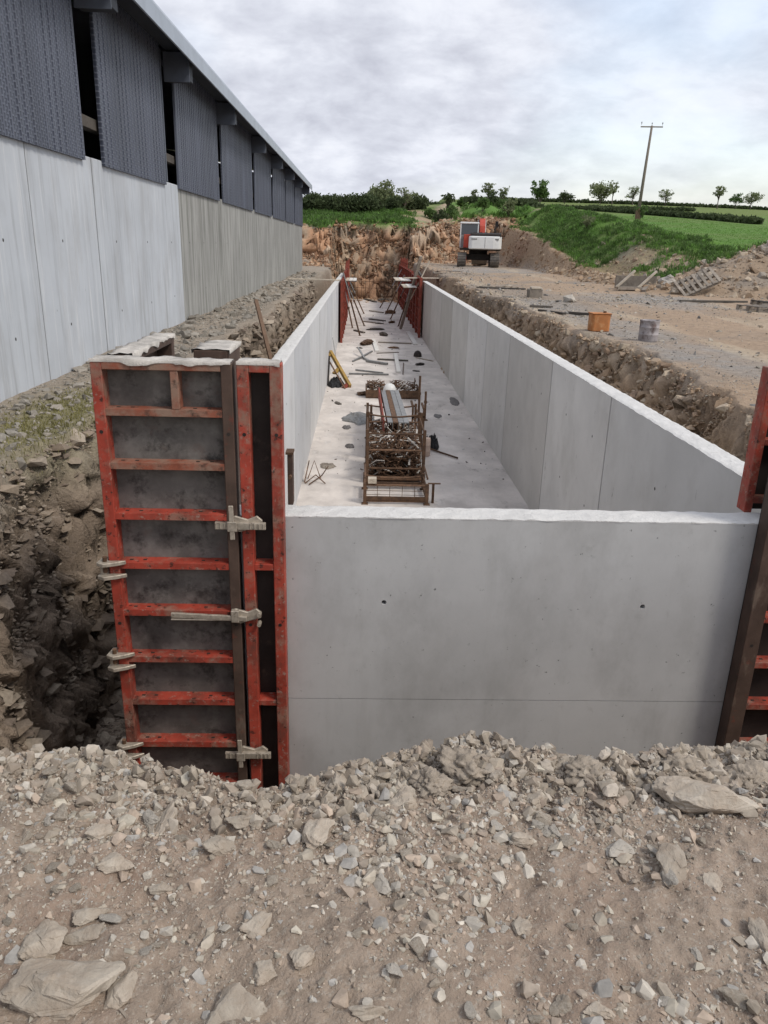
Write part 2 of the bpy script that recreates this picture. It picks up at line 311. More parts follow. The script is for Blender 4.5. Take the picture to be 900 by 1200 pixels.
# ------------------------------------------------------------------ terrain
FL = -2.5
def crest(x): return np.interp(x, [-4, -1.17, -.9, -.73, -.45, -.33, .1, .3, .42, .6, .81, 1.15, 1.4, 2.2, 4], [2.2, 2.20, 2.22, 2.16, 2.05, 2.0, 2.17, 2.22, 2.28, 2.19, 2.18, 2.22, 2.3, 2.3, 2.3])
def lipL(y): return -2.85 + .38 * sst(6.2, 8.8, y)
def lipR(y): return np.interp(y, [2, 4, 6, 9, 11, 13.7, 16, 25, 62], [4.4, 4.3, 4.15, 4.35, 4.6, 4.75, 4.5, 4.2, 3.8])
def road(y): return .05 + .4 * np.clip((y - 15) / 40, 0, 1)
def hterr(x, y, detail=True):
    x = np.asarray(x, float); y = np.asarray(y, float)
    n1 = fbm(x * .35, y * .35, s=3, o=3)
    z = np.where(x > 3, road(y), np.interp(x, [-40, -3.5, -2.8, 3], [0, 0, -.05, 0]))
    z = z + n1 * .07 + fbm(x * 1.3, y * 1.3, s=21, o=3) * .035
    # wheel ruts of the haul road
    c = 7.4 + .9 * np.sin(y * .06) ; road_m = sst(4.6, 5.6, x) * (1 - sst(10, 11, x))
    z = z - .05 * road_m * (np.exp(-((x - c + 1.1) / .35) ** 2) + np.exp(-((x - c - 1.1) / .35) ** 2))
    # ground left of the shed stays flat ; back face and ground behind it
    yb = 60.5 + 1.3 * fbm(x * .25, y * 0, s=5, o=3) + np.clip(x - 4, 0, 6) * .4
    topb = 2.75 + .5 * fbm(x * .22 + 3, y * .1, s=8, o=3) + .07 * np.clip(x, 0, 12)
    behind = topb + np.interp(y, [62, 66, 75, 85, 95, 130, 200, 400], [0, .5, 1.5, 2.3, 2.9, 3.6, 6.3, 4])
    mounds = sst(64, 72, y) * (1 - sst(100, 120, y)) * sst(2, 8, x) * (1 - sst(17, 22, x)) * (fbm(x * .17, y * .13, s=31, o=3) * 1.2 - .3)
    behind = behind + mounds
    face = sst(0, 1, (y - yb) / (3.2 + 1.4 * fbm(x * .6, y * .6, s=11, o=3)))
    inb = x < 11.5
    # green bank and field on the right
    b1 = np.interp(y, [28, 30, 33, 37.7, 41.6, 47.5, 55, 66, 90], [.25, .4, .5, .62, 1.0, 1.65, 2.7, 3.4, 5.0])
    b2 = np.interp(y, [24, 29, 33, 37, 41.6, 47, 60, 80], [.2, .5, 1.0, 1.75, 2.5, 3.2, 4.35, 5.4])
    fld = np.interp(y, [0, 24, 35, 200, 260, 400, 900], [.2, .3, 1.7, 12.6, 12.4, 8, 0]) - sst(60, 140, x) * np.clip(y - 60, 0, 140) * .006
    xf = 10.5 + .7 * fbm(y * .3, x * 0, s=13, o=3)
    right = np.where(x < 14, b1 + (b2 - b1) * sst(11.5, 14.2, x), b2 + (fld - b2) * sst(14.2, 19, x))
    right = right + .42 * fbm(x * .6, y * .6, s=15, o=4) * sst(11, 12, x) * (1 - sst(17, 20, x))
    rise = sst(0, 1, (x - xf) / (1.1 + .5 * fbm(x, y, s=17, o=2))) * sst(28, 31, y)
    zr = z + (right - z) * rise
    zz = z + (behind - z) * face
    w = sst(11, 14, x)
    z2 = np.where(x < 10.2, zz, np.maximum(zz * (1 - w) + w * right, zr) if True else zr)
    z2 = np.where((x >= 10.2) & (y < 58), zr, z2)
    # far left, behind the shed
    z = z2
    # spoil heap right
    r = np.sqrt(((x - 19.5) / 8.2) ** 2 + ((y - 31.5) / 5.2) ** 2)
    heap = (3.0 * np.clip(1 - r, 0, 1) ** .8 + .25 * fbm(x * .9, y * .9, s=41, o=4) * (r < 1)) + .12
    z = np.where(r < 1, np.maximum(z, heap), z)
    # excavation
    L = lipL(y) + .22 * fbm(y * .9, y * 0 + 2, s=51, o=4); Rr = lipR(y) + .38 * fbm(y * .8, y * 0, s=53, o=4)
    wL = .62 + .22 * fbm(x * 1.2, y * 1.2, s=55, o=3); wR = np.minimum(1.35, lipR(y) - 3.15) + .3 * fbm(x * 1.2, y * 1.2, s=57, o=3)
    # ledgy rock profile
    ux = x + .10 * fbm(x * 3, y * 3, s=61, o=4) ; 
    tL = (ux - L) / wL; tR = (Rr - ux) / wR
    tN = (y - crest(x)) / 2.0; tF = (66.4 + .5 * fbm(x, y * 0, s=63) - y) / 3.0
    t = np.minimum(np.minimum(tL, tR), np.minimum(tN, tF)); t = np.clip(t, 0, 1)
    t = t + .10 * fbm(x * 2.2, y * 2.2, s=65, o=4) * sst(0, .15, t) * (1 - sst(.85, 1, t))
    k = t * 4; tl = (np.floor(k) + sst(.25, .9, k - np.floor(k))) / 4; t = t * .55 + tl * .45
    pit = FL - .07
    amt = np.clip(t, 0, 1)
    z = z * (1 - amt) + pit * amt
    if detail:
        z = z + (.05 * fbm(x * 4, y * 4, s=71, o=4) + .02 * fbm(x * 13, y * 13, s=73, o=2)) * (.25 + .75 * np.clip(4 * t * (1 - t), 0, 1)) * (1 - sst(30, 90, y) * .3)
        z = z + face * (1 - face) * 4 * .5 * fbm(x * .9, y * .9, s=77, o=4) * (y > 58) * inb
    return z, t, face, rise, r
def lin(a, b, st): return list(np.arange(a, b, st))
xs = lin(-900, -60, 60) + lin(-60, -12, 3) + lin(-12, -3.6, .4) + lin(-3.6, -3.15, .03) + lin(-3.15, -1.7, .013) + lin(-1.7, 3.1, .25) + lin(3.1, 5.2, .02) + lin(5.2, 15, .11) + lin(15, 30, .3) + lin(30, 120, 3) + lin(120, 1200, 60)
ys = lin(-200, -5, 15) + lin(-5, 2, .5) + lin(2, 2.8, .1) + lin(2.8, 9, .026) + lin(9, 12, .05) + lin(12, 30, .1) + lin(30, 58, .22) + lin(58, 70, .12) + lin(70, 110, .8) + lin(110, 260, 4) + lin(260, 1500, 60)
X, Y = np.meshgrid(xs, ys)
Z, T, FA, RI, HR = hterr(X, Y)
# keep the coarse sheet below the dense foreground patch
nearm = (Y < 3.0) & (Y > .2) & (X > -3.6) & (X < 3.9)
Z = np.where(nearm, Z - .16, Z)
def lerp3(a, b, t): return a + (np.array(b) - a) * t[..., None]
n_a = fbm(X * .8, Y * .8, s=81, o=4); n_b = fbm(X * .22, Y * .5, s=83, o=3); n_c = fbm(X * 3, Y * 3, s=85, o=3)
col = np.zeros(X.shape + (3,)) + np.array((.36, .265, .185))
col = lerp3(col, (.29, .235, .185), sst(-.1, .35, n_b))
col = lerp3(col, (.31, .262, .21), sst(-.6, -1.5, X) * 1.0)                        # left side: grey brown
def blob(cx, cy, rx, ry): return np.clip(1.25 - np.sqrt(((X - cx) / rx) ** 2 + ((Y - cy) / ry) ** 2) + .55 * n_a, 0, 1) ** 1.3
gm = np.maximum.reduce([blob(5.4, 17, .9, 4.5), blob(5.6, 12.6, .9, 2.4), blob(9.2, 25.5, 2.2, 4.0), blob(7.6, 48, 3, 5), blob(5.2, 22, .8, 3)])
col = lerp3(col, (.29, .275, .255), np.clip(gm * 1.6, 0, .85) * (n_c * .5 + .75))
col = lerp3(col, (.46, .38, .28), .6 * sst(.1, .5, fbm(X * .9, Y * .12, s=87, o=3)) * (X > 4.5) * (X < 11))
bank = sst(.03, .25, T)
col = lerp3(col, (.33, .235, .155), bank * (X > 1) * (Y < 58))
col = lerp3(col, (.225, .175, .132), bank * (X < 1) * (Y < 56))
fm = sst(.04, .3, FA) * (1 - sst(.93, 1, FA))
orange = np.array((.40, .235, .14)); oc = lerp3(np.zeros(X.shape + (3,)) + orange, (.37, .28, .20), sst(-.1, .3, n_a))
col = col * (1 - (fm * (X < 12))[..., None]) + oc * (fm * (X < 12))[..., None]
fe = (bank * (Y > 57))[..., None]; col = col * (1 - fe) + lerp3(np.zeros(X.shape + (3,)) + np.array((.40, .24, .145)), (.36, .27, .19), sst(-.1, .3, n_a)) * fe
rm = sst(.05, .4, RI) * (X > 9.5) * (X < 12.5)
col = lerp3(col, (.33, .235, .155), rm)
g1 = np.array((.10, .20, .035))
grass = np.maximum(sst(11.3, 12.4, X + .6 * n_a) * sst(31, 35, Y + 2 * n_a), sst(.93, 1, FA) * (1 - sst(0, .1, T)) * sst(62.3, 64, Y + n_a) * np.where(X < 9, sst(-.35, .0, n_b + .25 - .05 * np.clip(X, 0, 9)), 1))
grass = np.where((Y > 100), 1, grass)
bare = .75 * sst(.10, .35, fbm(X * .2 + 7, Y * .2, s=91, o=3)) * sst(2, 7, X) * (1 - sst(14, 18, X)) * (1 - sst(95, 110, Y)) * (Y > 62)
grass = grass * (1 - bare * .9)
bare2 = np.exp(-(((X - 12.6) / 1.2) ** 2 + ((Y - 37.5) / 3.0) ** 2))
grass = grass * (1 - np.clip(bare2 * 1.6 + .8 * n_a * bare2, 0, 1) * .8)
gcol = lerp3(np.zeros(X.shape + (3,)) + g1, (.12, .18, .045), sst(-.3, .4, n_b)); gcol = lerp3(gcol, (.15, .17, .05), .6 * sst(70, 130, Y))
col = col * (1 - grass[..., None]) + gcol * grass[..., None]
hm = (HR < 1).astype(float); hcol = lerp3(np.zeros(X.shape + (3,)) + np.array((.33, .245, .17)), (.29, .24, .19), sst(.1, .4, n_a))
col = col * (1 - hm[..., None]) + hcol * hm[..., None]
dry = np.exp(-(((X + 3.0) / .35) ** 2 + ((Y - 7.6) / 1.3) ** 2)); col = lerp3(col, (.22, .205, .10), np.clip(dry * 1.6 + n_c * .5 * dry, 0, 1) * (1 - bank) * .8)
# sideways ledges on the banks
DX = .09 * fbm(X * 1.5, Y * 5, Z * 5, s=95, o=3) * bank * (Y < 40)
sel = (bank > .02) & (Y < 34) & (Y > 2.7) & (((X > -3.5) & (X < -1.2)) | ((X > 3.1) & (X < 5.2)))
xs_, ys_s, zs_ = X[sel], Y[sel], Z[sel]; wob = .12 * fbm(xs_ * 4, ys_s * 4, zs_ * 4, s=181, o=2)
c1, e1 = cellv(xs_ * 2.2 + wob * 3, ys_s * 2.6 + wob * 3, zs_ * 5.5 + wob * 5, 191); c2, e2 = cellv(xs_ * 6, ys_s * 7, zs_ * 13, 195)
dsp = (c1 - .5) * .26 + (c2 - .5) * .10 + .03 * fbm(xs_ * 14, ys_s * 14, zs_ * 14, s=183, o=3)
amt = sst(.02, .25, bank[sel]) * (1 - sst(.97, 1, T[sel])); sg = np.where(xs_ < 1, 1, -.75)
DX[sel] += dsp * amt * sg; Z[sel] += (c2 - .5) * .05 * amt
tone = 1 + .5 * (c1 - .5) + .35 * (c2 - .5); col[sel] = col[sel] * (1 + (tone - 1) * amt)[:, None]
XD = X + DX; tk = (Y > 4.3) & (Y < 64)
XD = np.where(tk & (X >= 3.1), np.maximum(XD, 3.12 + (X - 3.1) * .1), XD); XD = np.where(tk & (X <= -1.7), np.minimum(XD, -1.42), XD)
# blocky far face
sel = (Y > 58) & (Y < 69) & (X > -9) & (X < 13) & (((FA > .02) & (FA < .99)) | ((T > .03) & (T < .97) & (X > -3.2) & (X < 4.6)))
c1, e1 = cellv(X[sel] * 1.1, Y[sel] * 1.1, Z[sel] * 1.8, 201); c2, e2 = cellv(X[sel] * 3, Y[sel] * 3, Z[sel] * 4, 205)
YD = Y.copy(); YD[sel] -= (c1 - .5) * .9 + (c2 - .5) * .35; Z[sel] += (c2 - .5) * .3; col[sel] = col[sel] * (1 + .45 * (c1 - .5) + .35 * (c2 - .5))[:, None]
V = np.stack([XD, YD, Z], -1).reshape(-1, 3)
ny, nx = X.shape
I = np.arange(ny * nx).reshape(ny, nx)
Fq = np.stack([I[:-1, :-1], I[:-1, 1:], I[1:, 1:], I[1:, :-1]], -1).reshape(-1, 4)
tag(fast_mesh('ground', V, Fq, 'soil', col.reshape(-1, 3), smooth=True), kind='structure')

# dense foreground
def hnear(x, y):
    c = crest(x)
    z = .035 * fbm(x * 2.2, y * 2.2, s=101, o=3) + .022 * fbm(x * 7, y * 7, s=103, o=3) + .010 * fbm(x * 22, y * 22, s=105, o=3)
    cl = np.abs(fbm(x * 9, y * 9, s=107, o=4)); nearc = np.exp(-((y - c + .08) / .22) ** 2)
    z = z - .035 * sst(.9, .2, c - y) * 1.0 + nearc * (-.03 + .10 * cl * np.where(x > -.1, 1, .7))
    z = z + .012 * (1 - np.abs(fbm(x * 14, y * 14, s=109, o=3)) * 2)
    over = np.clip(y - c, 0, 9)
    return z - over * 1.15 - over ** 2 * .3
xs2 = lin(-3.7, -1.6, .02) + lin(-1.6, 2.0, .0085) + lin(2.0, 4.0, .02); ys2 = lin(.1, 1.0, .03) + lin(1.0, 2.6, .0085) + lin(2.6, 3.3, .03)
X2, Y2 = np.meshgrid(xs2, ys2); Z2 = hnear(X2, Y2)
ed = np.minimum.reduce([X2 + 3.7, 4.0 - X2, Y2 - .1]); Z2 = Z2 - .22 * (1 - sst(0, .25, ed))
ny, nx = X2.shape; I = np.arange(ny * nx).reshape(ny, nx)
Fq = np.stack([I[:-1, :-1], I[:-1, 1:], I[1:, 1:], I[1:, :-1]], -1).reshape(-1, 4)
tag(fast_mesh('foreground_ground', np.stack([X2, Y2, Z2], -1).reshape(-1, 3), Fq, 'soil_near', smooth=True), kind='structure')

# ------------------------------------------------------------------ stones
def hull_pts(n, seed, flat=.6):
    r = np.random.default_rng(seed); p = r.normal(size=(n, 3)); p /= np.abs(p).max(axis=1)[:, None] ** .6 * np.linalg.norm(p, axis=1)[:, None] ** .4
    p *= .5 * (0.75 + .25 * r.random((n, 1))); p[:, 2] *= flat; p[:, 1] *= .78; return p
def hull_mesh(n, seed, flat=.6):
    bm = bmesh.new()
    for p in hull_pts(n, seed, flat): bm.verts.new(p)
    bmesh.ops.convex_hull(bm, input=bm.verts)
    for v in [v for v in bm.verts if not v.link_faces]: bm.verts.remove(v)
    bmesh.ops.triangulate(bm, faces=bm.faces); bm.verts.index_update()
    V = np.array([v.co[:] for v in bm.verts]); F = np.array([[v.index for v in f.verts] for f in bm.faces]); bm.free(); return V, F
big_var = [hull_mesh(14, 200 + i, .55) for i in range(12)]; small_var = [hull_mesh(8, 300 + i, .6) for i in range(10)]
def euler_mats(rx, ry, rz):
    cx, sx_, cy, sy, cz, sz = np.cos(rx), np.sin(rx), np.cos(ry), np.sin(ry), np.cos(rz), np.sin(rz); o = np.zeros_like(cx); l = np.ones_like(cx)
    Rx = np.stack([l, o, o, o, cx, -sx_, o, sx_, cx], -1).reshape(-1, 3, 3); Ry = np.stack([cy, o, sy, o, l, o, -sy, o, cy], -1).reshape(-1, 3, 3); Rz = np.stack([cz, -sz, o, sz, cz, o, o, o, l], -1).reshape(-1, 3, 3)
    return Rz @ Ry @ Rx
def scatter(name, P, S, variants, cols, mat='gravel', tilt=.5, kind='stuff', label=None):
    n = len(P); vi = rng.integers(0, len(variants), n)
    Rm = euler_mats(rng.normal(0, tilt, n), rng.normal(0, tilt, n), rng.random(n) * 6.283)
    VV, FF, CC = [], [], []; k = 0
    for a, (v, f) in enumerate(variants):
        idx = np.where(vi == a)[0]
        if not len(idx): continue
        w = np.einsum('nij,vj->nvi', Rm[idx], v) * S[idx][:, None, None] + P[idx][:, None, :]
        VV.append(w.reshape(-1, 3)); FF.append((f[None] + (np.arange(len(idx)) * len(v))[:, None, None] + k).reshape(-1, 3)); k += len(idx) * len(v)
        CC.append(np.repeat(cols[idx], len(v), axis=0))
    o = fast_mesh(name, np.concatenate(VV), np.concatenate(FF), mat, np.concatenate(CC)); tag(o, label, kind=kind); return o
pal = np.array([(.44, .40, .33), (.47, .43, .37), (.42, .37, .30), (.36, .31, .25), (.46, .42, .36), (.38, .36, .33), (.41, .33, .26), (.31, .26, .21), (.37, .30, .24)])
def pick(n, p=pal, j=.12): return p[rng.integers(0, len(p), n)] * (1 + j * rng.normal(size=(n, 1)))
# fine gravel of the foreground: density varies in patches
def fg_points(n, x0, x1, y0, y1, patch=.6):
    x = rng.uniform(x0, x1, n); y = rng.uniform(y0, y1, n); d = fbm(x * 1.7, y * 1.7, s=121, o=3)
    keep = rng.random(n) < np.clip(.55 + patch * 2.0 * d + .25 * sst(1.5, 2.1, y) - .38 * sst(1.9, 1.4, y) * sst(.0, .5, x), .08, 1); keep &= (y < crest(x) + .1)
    return x[keep], y[keep]
x, y = fg_points(120000, -1.8, 2.1, .95, 2.45); n = len(x); s = .007 + .006 * rng.pareto(2.6, n); s = np.clip(s, .006, .026)
tag(scatter('gravel', np.stack([x, y, hnear(x, y) + s * .0], -1), s, small_var, pick(n), tilt=.5), cat=None)
x, y = fg_points(30000, -2.6, 2.8, .8, 2.4, .8); n = len(x); s = np.clip(.016 + .013 * rng.pareto(2.1, n), .014, .058)
scatter('rubble', np.stack([x, y, hnear(x, y) + s * .02], -1), s, big_var, pick(n), tilt=.4)
# clay crumbs at the crest
n = 14000; x = rng.uniform(-1.8, 2.2, n); y = crest(x) + rng.normal(-.07, .09, n); k_ = rng.random(n) < np.where(x > -.2, 1, .35); x, y = x[k_], y[k_]; n = len(x); s = np.clip(.012 + .012 * rng.pareto(2.2, n), .01, .06)
scatter('soil_crumbs', np.stack([x, y, hnear(x, y) + s * .15], -1), s, big_var, pick(n, np.array([(.35, .30, .24), (.30, .25, .20), (.40, .35, .29)])), tilt=.8)

# individually built rocks of the foreground  (x, y, size, shape w,d,h, rotation, seed, label, material)
def fine_rock(name, seed, sx_, sy, sz, loc, rz, mat='rock_pale', tilt=(0, 0), clod=False, label=None, cat='rock', group=None, sink=.25):
    bm = bmesh.new()
    if clod:
        bmesh.ops.create_icosphere(bm, subdivisions=5, radius=.5)
        co = np.array([v.co[:] for v in bm.verts]); d = .85 + .5 * fbm(co[:, 0] * 3 + seed, co[:, 1] * 3, co[:, 2] * 3, s=seed, o=3) + .5 * (.5 - cellv(co[:, 0] * 5, co[:, 1] * 5, co[:, 2] * 5 + seed, seed)[1]) + .22 * (.5 - cellv(co[:, 0] * 13, co[:, 1] * 13, co[:, 2] * 13 + seed, seed)[1]) + .10 * fbm(co[:, 0] * 20, co[:, 1] * 20, co[:, 2] * 20 + seed, s=seed + 3, o=2)
        for v, k in zip(bm.verts, d): v.co *= k
    else:
        for p in hull_pts(13, seed, 1.0): bm.verts.new(p / .95)
        bmesh.ops.convex_hull(bm, input=bm.verts)
        for v in [v for v in bm.verts if not v.link_faces]: bm.verts.remove(v)
        bmesh.ops.dissolve_limit(bm, angle_limit=rad(14), verts=bm.verts, edges=bm.edges)
        bmesh.ops.bevel(bm, geom=list(bm.edges), offset=.022, segments=1, affect='EDGES')
        bmesh.ops.triangulate(bm, faces=bm.faces)
        for _ in range(3 if group else 4): bmesh.ops.subdivide_edges(bm, edges=[e for e in bm.edges if e.calc_length() > .05], cuts=1)
        bmesh.ops.triangulate(bm, faces=bm.faces)
        co = np.array([v.co[:] for v in bm.verts]); d = .07 * fbm(co[:, 0] * 4 + seed, co[:, 1] * 4, co[:, 2] * 4, s=seed, o=4) + .05 * (cellv(co[:, 0] * 4, co[:, 1] * 4, co[:, 2] * 6, seed)[0] - .5) + .025 * fbm(co[:, 0] * 13, co[:, 1] * 13, co[:, 2] * 13 + seed, s=seed + 3, o=2)
        bm.normal_update()
        for v, k in zip(bm.verts, d): v.co += v.normal * float(k)
    for v in bm.verts: v.co = Vector((v.co.x * sx_, v.co.y * sy / .78, v.co.z * sz))
    me = bpy.data.meshes.new(name); bm.to_mesh(me); bm.free(); me.materials.append(mats[mat])
    if clod: me.polygons.foreach_set('use_smooth', [True] * len(me.polygons))
    o = bpy.data.objects.new(name, me); C.objects.link(o)
    o.location = (loc[0], loc[1], loc[2] + sz * (.5 - sink)); o.rotation_euler = (tilt[0], tilt[1], rz)
    return tag(o, label, cat, group)
def px_ground(px, py):                      # measured once from the photograph: ground point under a pixel
    d = Aw @ np.array([px - 450, py - 600, 902.]); t = -1.6 / d[2]; return d[0] * t, d[1] * t, t * np.linalg.norm(d)
ROCKS = [
 (75, 1168, 105, 60, 0.1, 'largest boulder, rounded and pale, at the bottom left corner', 1),
 (837, 936, 108, 55, -.25, 'broad half buried slab at the right end of the rubble crest', 2),
 (54, 1104, 54, 42, .2, 'blocky tan rock just above the largest boulder', 3),
 (277, 1180, 64, 44, .3, 'pale wedge shaped rock at the bottom edge left of centre', 4),
 (144, 1163, 28, 42, 1.5, 'upright pale rock directly right of the largest boulder', 5),
 (107, 1070, 34, 29, .6, 'light squarish rock above the gap between the left boulders', 6),
 (100, 1093, 40, 18, .1, 'low flat oval stone under the light squarish rock', 7),
 (190, 950, 27, 56, 1.4, 'tall narrow rock standing below the red formwork panel', 8),
 (372, 979, 32, 42, 1.2, 'blocky upright rock with pale face below the wall corner', 9),
 (398, 908, 42, 36, .9, 'pointed slab leaning on the crest at the foot of the grey wall', 10),
 (188, 1036, 24, 15, .1, 'small bright cube like stone left of centre', 11),
 (305, 1085, 31, 36, .9, 'pale chunky rock near the middle left of the rubble', 12),
 (355, 1124, 24, 31, 1.3, 'smooth beige stone right of the chunky middle left rock', 13),
 (309, 1140, 24, 25, .5, 'small sharp stone above the wedge shaped bottom rock', 14),
 (447, 1036, 30, 24, .2, 'greyish flat stone at the centre of the rubble', 15),
 (255, 992, 38, 30, -.5, 'flat pale slab lying among broken flakes below the formwork', 16),
 (282, 962, 36, 18, .1, 'thin light flake on top of the slab pile below the formwork', 17),
 (137, 1012, 36, 24, .2, 'dusty tan slab in the left part of the rubble', 18),
 (114, 972, 30, 22, .5, 'tan angular rock left of the tall narrow rock', 19),
 (432, 1194, 40, 16, 0., 'pale rock cut by the bottom edge near the middle', 20),
 (787, 1017, 30, 54, 1.25, 'long tapered rock lying point up on the right of the rubble', 21),
 (836, 1031, 18, 34, 1.1, 'slim pale stone right of the long tapered rock', 22),
 (609, 979, 32, 22, -.2, 'flat topped light stone in the upper middle of the rubble', 23),
 (628, 930, 24, 28, 1., 'brown block in the crest right of the middle', 24),
 (725, 987, 32, 24, .1, 'blue grey stone in the right part of the rubble', 25),
 (892, 1095, 18, 44, 1.4, 'pale stone cut by the right edge of the picture', 26),
 (470, 932, 42, 34, .3, 'tan rock in the crest below the middle of the grey wall', 27),
 (612, 1079, 20, 25, 1.2, 'brownish stone standing alone right of the bottom centre', 28),
 (700, 1190, 36, 18, .2, 'low tan stone at the bottom edge right of centre', 29),
 (452, 1035, 1, 1, 0, None, 30),
]
for px, py, w, h, rz, lab, sd in ROCKS:
    if not lab: continue
    gx, gy, dist = px_ground(px, py); k = dist / 902
    sx_, sz = w * k, max(.35 * w * k, h * k * .62)
    if h > w: sx_, sy_, sz = w * k * 1.0, h * k * .95, w * k * .6; rz_ = rz - PI / 2
    else: sy_ = h * k * .9; rz_ = rz * .5
    zz = float(hnear(np.array([gx]), np.array([gy]))[0])
    fine_rock('rock', 500 + sd * 3, sx_ * 1.12, sy_ * 1.15, sz, (gx, gy, zz), rz_, 'rock_grey' if sd in (15, 25) else 'rock_pale', ((sd * 37 % 10 - 5) * .03, (sd * 53 % 10 - 5) * .03), label=lab, sink=.3)
for (px, py, w, h, sd, lab) in [(545, 884, 72, 44, 61, 'largest clod of clay standing up on the crest before the grey wall'), (690, 893, 62, 34, 62, 'lumpy clay clod on the crest before the right tie hole'), (803, 884, 55, 32, 63, 'crumbly clay clod at the right foot of the grey wall'), (505, 905, 50, 34, 64, 'rough clod left of the largest clay clod'), (880, 885, 60, 30, 65, 'clay clod on the crest at the right edge beside the steel form')]:
    gx, gy, dist = px_ground(px, py + 12); k = dist / 902
    fine_rock('clay_clod', sd, w * k * .8, h * k * .9, h * k * .72, (gx, gy, float(hnear(np.array([gx]), np.array([gy]))[0])), .3 * sd, 'clay', clod=True, label=lab, cat='clod', sink=.35)
protos = []
for i in range(8):
    o = fine_rock('loose_stone', 700 + i, 1, .8, .5, (0, 0, 0), 0, 'rock_pale' if i % 4 else 'rock_grey', label='small pale angular stone lying loose in the foreground rubble', cat='stone', group='loose stones in the foreground rubble'); protos.append(o)
used = set()
x, y = fg_points(900, -1.5, 1.9, 1.2, 2.2, .5); 
for i in range(min(225, len(x))):
    j = i % 8; o = protos[j] if j not in used else protos[j].copy()
    if j in used: C.objects.link(o)
    used.add(j); s = .035 + .018 * min(rng.pareto(2.2), 2.2)
    o.location = (x[i], y[i], float(hnear(x[i:i + 1], y[i:i + 1])[0]) + s * .1); o.rotation_euler = (rng.normal(0, .25), rng.normal(0, .25), rng.random() * 6.28); o.scale = (s, s * rng.uniform(.7, 1.1), s * rng.uniform(.6, 1.1))

# rubble of the banks, road and heaps
def bank_pts(n, x0, x1, y0, y1, tmin=.02, tmax=.98, off=0):
    x = rng.uniform(x0, x1, n); u = rng.random(n); y = y0 * (y1 / y0) ** u
    z, t, fa, ri, hr = hterr(x, y); k = (t > tmin) & (t < tmax); return x[k], y[k], z[k]
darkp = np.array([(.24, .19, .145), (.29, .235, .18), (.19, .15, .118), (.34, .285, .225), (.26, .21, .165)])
brownp = np.array([(.33, .235, .155), (.38, .285, .20), (.27, .19, .13), (.42, .34, .25)])
x, y, z = bank_pts(90000, -3.3, -1.5, 2.6, 40, tmax=1.3); n = len(x); s = np.clip(.025 + .026 * rng.pareto(2.1, n), .02, .28) * np.clip(y / 7, .8, 1.5)
flat_var = [hull_mesh(12, 400 + i, .30) for i in range(10)]
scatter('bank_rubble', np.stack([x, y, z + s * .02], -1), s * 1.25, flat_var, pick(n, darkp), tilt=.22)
x, y, z = bank_pts(60000, 3.15, 5.2, 3, 55); n = len(x); s = np.clip(.025 + .024 * rng.pareto(2.2, n), .022, .22) * np.clip(y / 9, .8, 1.4)
scatter('bank_rubble', np.stack([x, y, z + s * .02], -1), s, big_var, pick(n, brownp), tilt=.4)
# strip between shed and trench
n = 5000; x = rng.uniform(-3.66, -2.6, n); y = 5.5 * (48 / 5.5) ** rng.random(n); z, t, *_ = hterr(x, y); s = np.clip(.02 + .03 * rng.pareto(2.2, n), .02, .2) * np.clip(y / 9, .8, 1.5)
k_ = t < .1; scatter('gravel_strip', np.stack([x, y, z + s * .05], -1)[k_], s[k_], big_var, pick(k_.sum(), np.array([(.26, .24, .21), (.22, .20, .17), (.31, .28, .24)])), tilt=.3)
# haul road gravel
n = 26000; x = rng.uniform(3.7, 11, n); y = 6 * (56 / 6) ** rng.random(n); z, t, fa, ri, hr = hterr(x, y)
dens = np.exp(-((x - 5.2) / 1.0) ** 2) * .8 + .12 + .8 * np.exp(-(((x - 9.2) / 2) ** 2 + ((y - 25.5) / 4) ** 2)); k_ = (rng.random(n) < dens) & (t < .05)
s = np.clip(.02 + .02 * rng.pareto(2.6, n), .02, .14) * np.clip(y / 14, .8, 1.8)
scatter('road_gravel', np.stack([x, y, z + s * .05], -1)[k_], s[k_], small_var, pick(k_.sum(), np.array([(.31, .29, .265), (.25, .235, .215), (.38, .34, .28), (.32, .26, .19)])), tilt=.3)
# spoil heap rubble
n = 5000; x = rng.uniform(11, 24, n); y = rng.uniform(25.5, 34, n); z, t, fa, ri, hr = hterr(x, y); k_ = (hr < 1.08); s = np.clip(.05 + .05 * rng.pareto(1.9, n), .05, .5)
scatter('heap_rubble', np.stack([x, y, z + s * .05], -1)[k_], s[k_], big_var, pick(k_.sum(), np.array([(.33, .25, .175), (.38, .31, .23), (.31, .27, .22), (.27, .20, .14)])), tilt=.5)
# face rubble
n = 34000; x = rng.uniform(-7, 12, n); y = rng.uniform(59.5, 67.5, n); z, t, fa, ri, hr = hterr(x, y); k_ = (((fa > .02) & (fa < .97)) | ((t > .03) & (t < .97)) | (rng.random(n) < .1)); s = np.clip(.08 + .07 * rng.pareto(2.2, n), .07, .6)
scatter('face_rubble', np.stack([x, y, z], -1)[k_], s[k_], big_var, pick(k_.sum(), np.array([(.40, .25, .155), (.34, .20, .12), (.44, .33, .23), (.29, .18, .115)])), tilt=.6)
n = 6000; x = rng.uniform(9.6, 12.2, n); y = rng.uniform(30, 60, n); z, t, fa, ri, hr = hterr(x, y); k_ = (ri > .02) & (ri < .97); s = np.clip(.06 + .07 * rng.pareto(2.2, n), .06, .45)
scatter('cut_rubble', np.stack([x, y, z], -1)[k_], s[k_], big_var, pick(k_.sum(), np.array([(.33, .235, .155), (.28, .19, .12), (.38, .29, .20)])), tilt=.5)

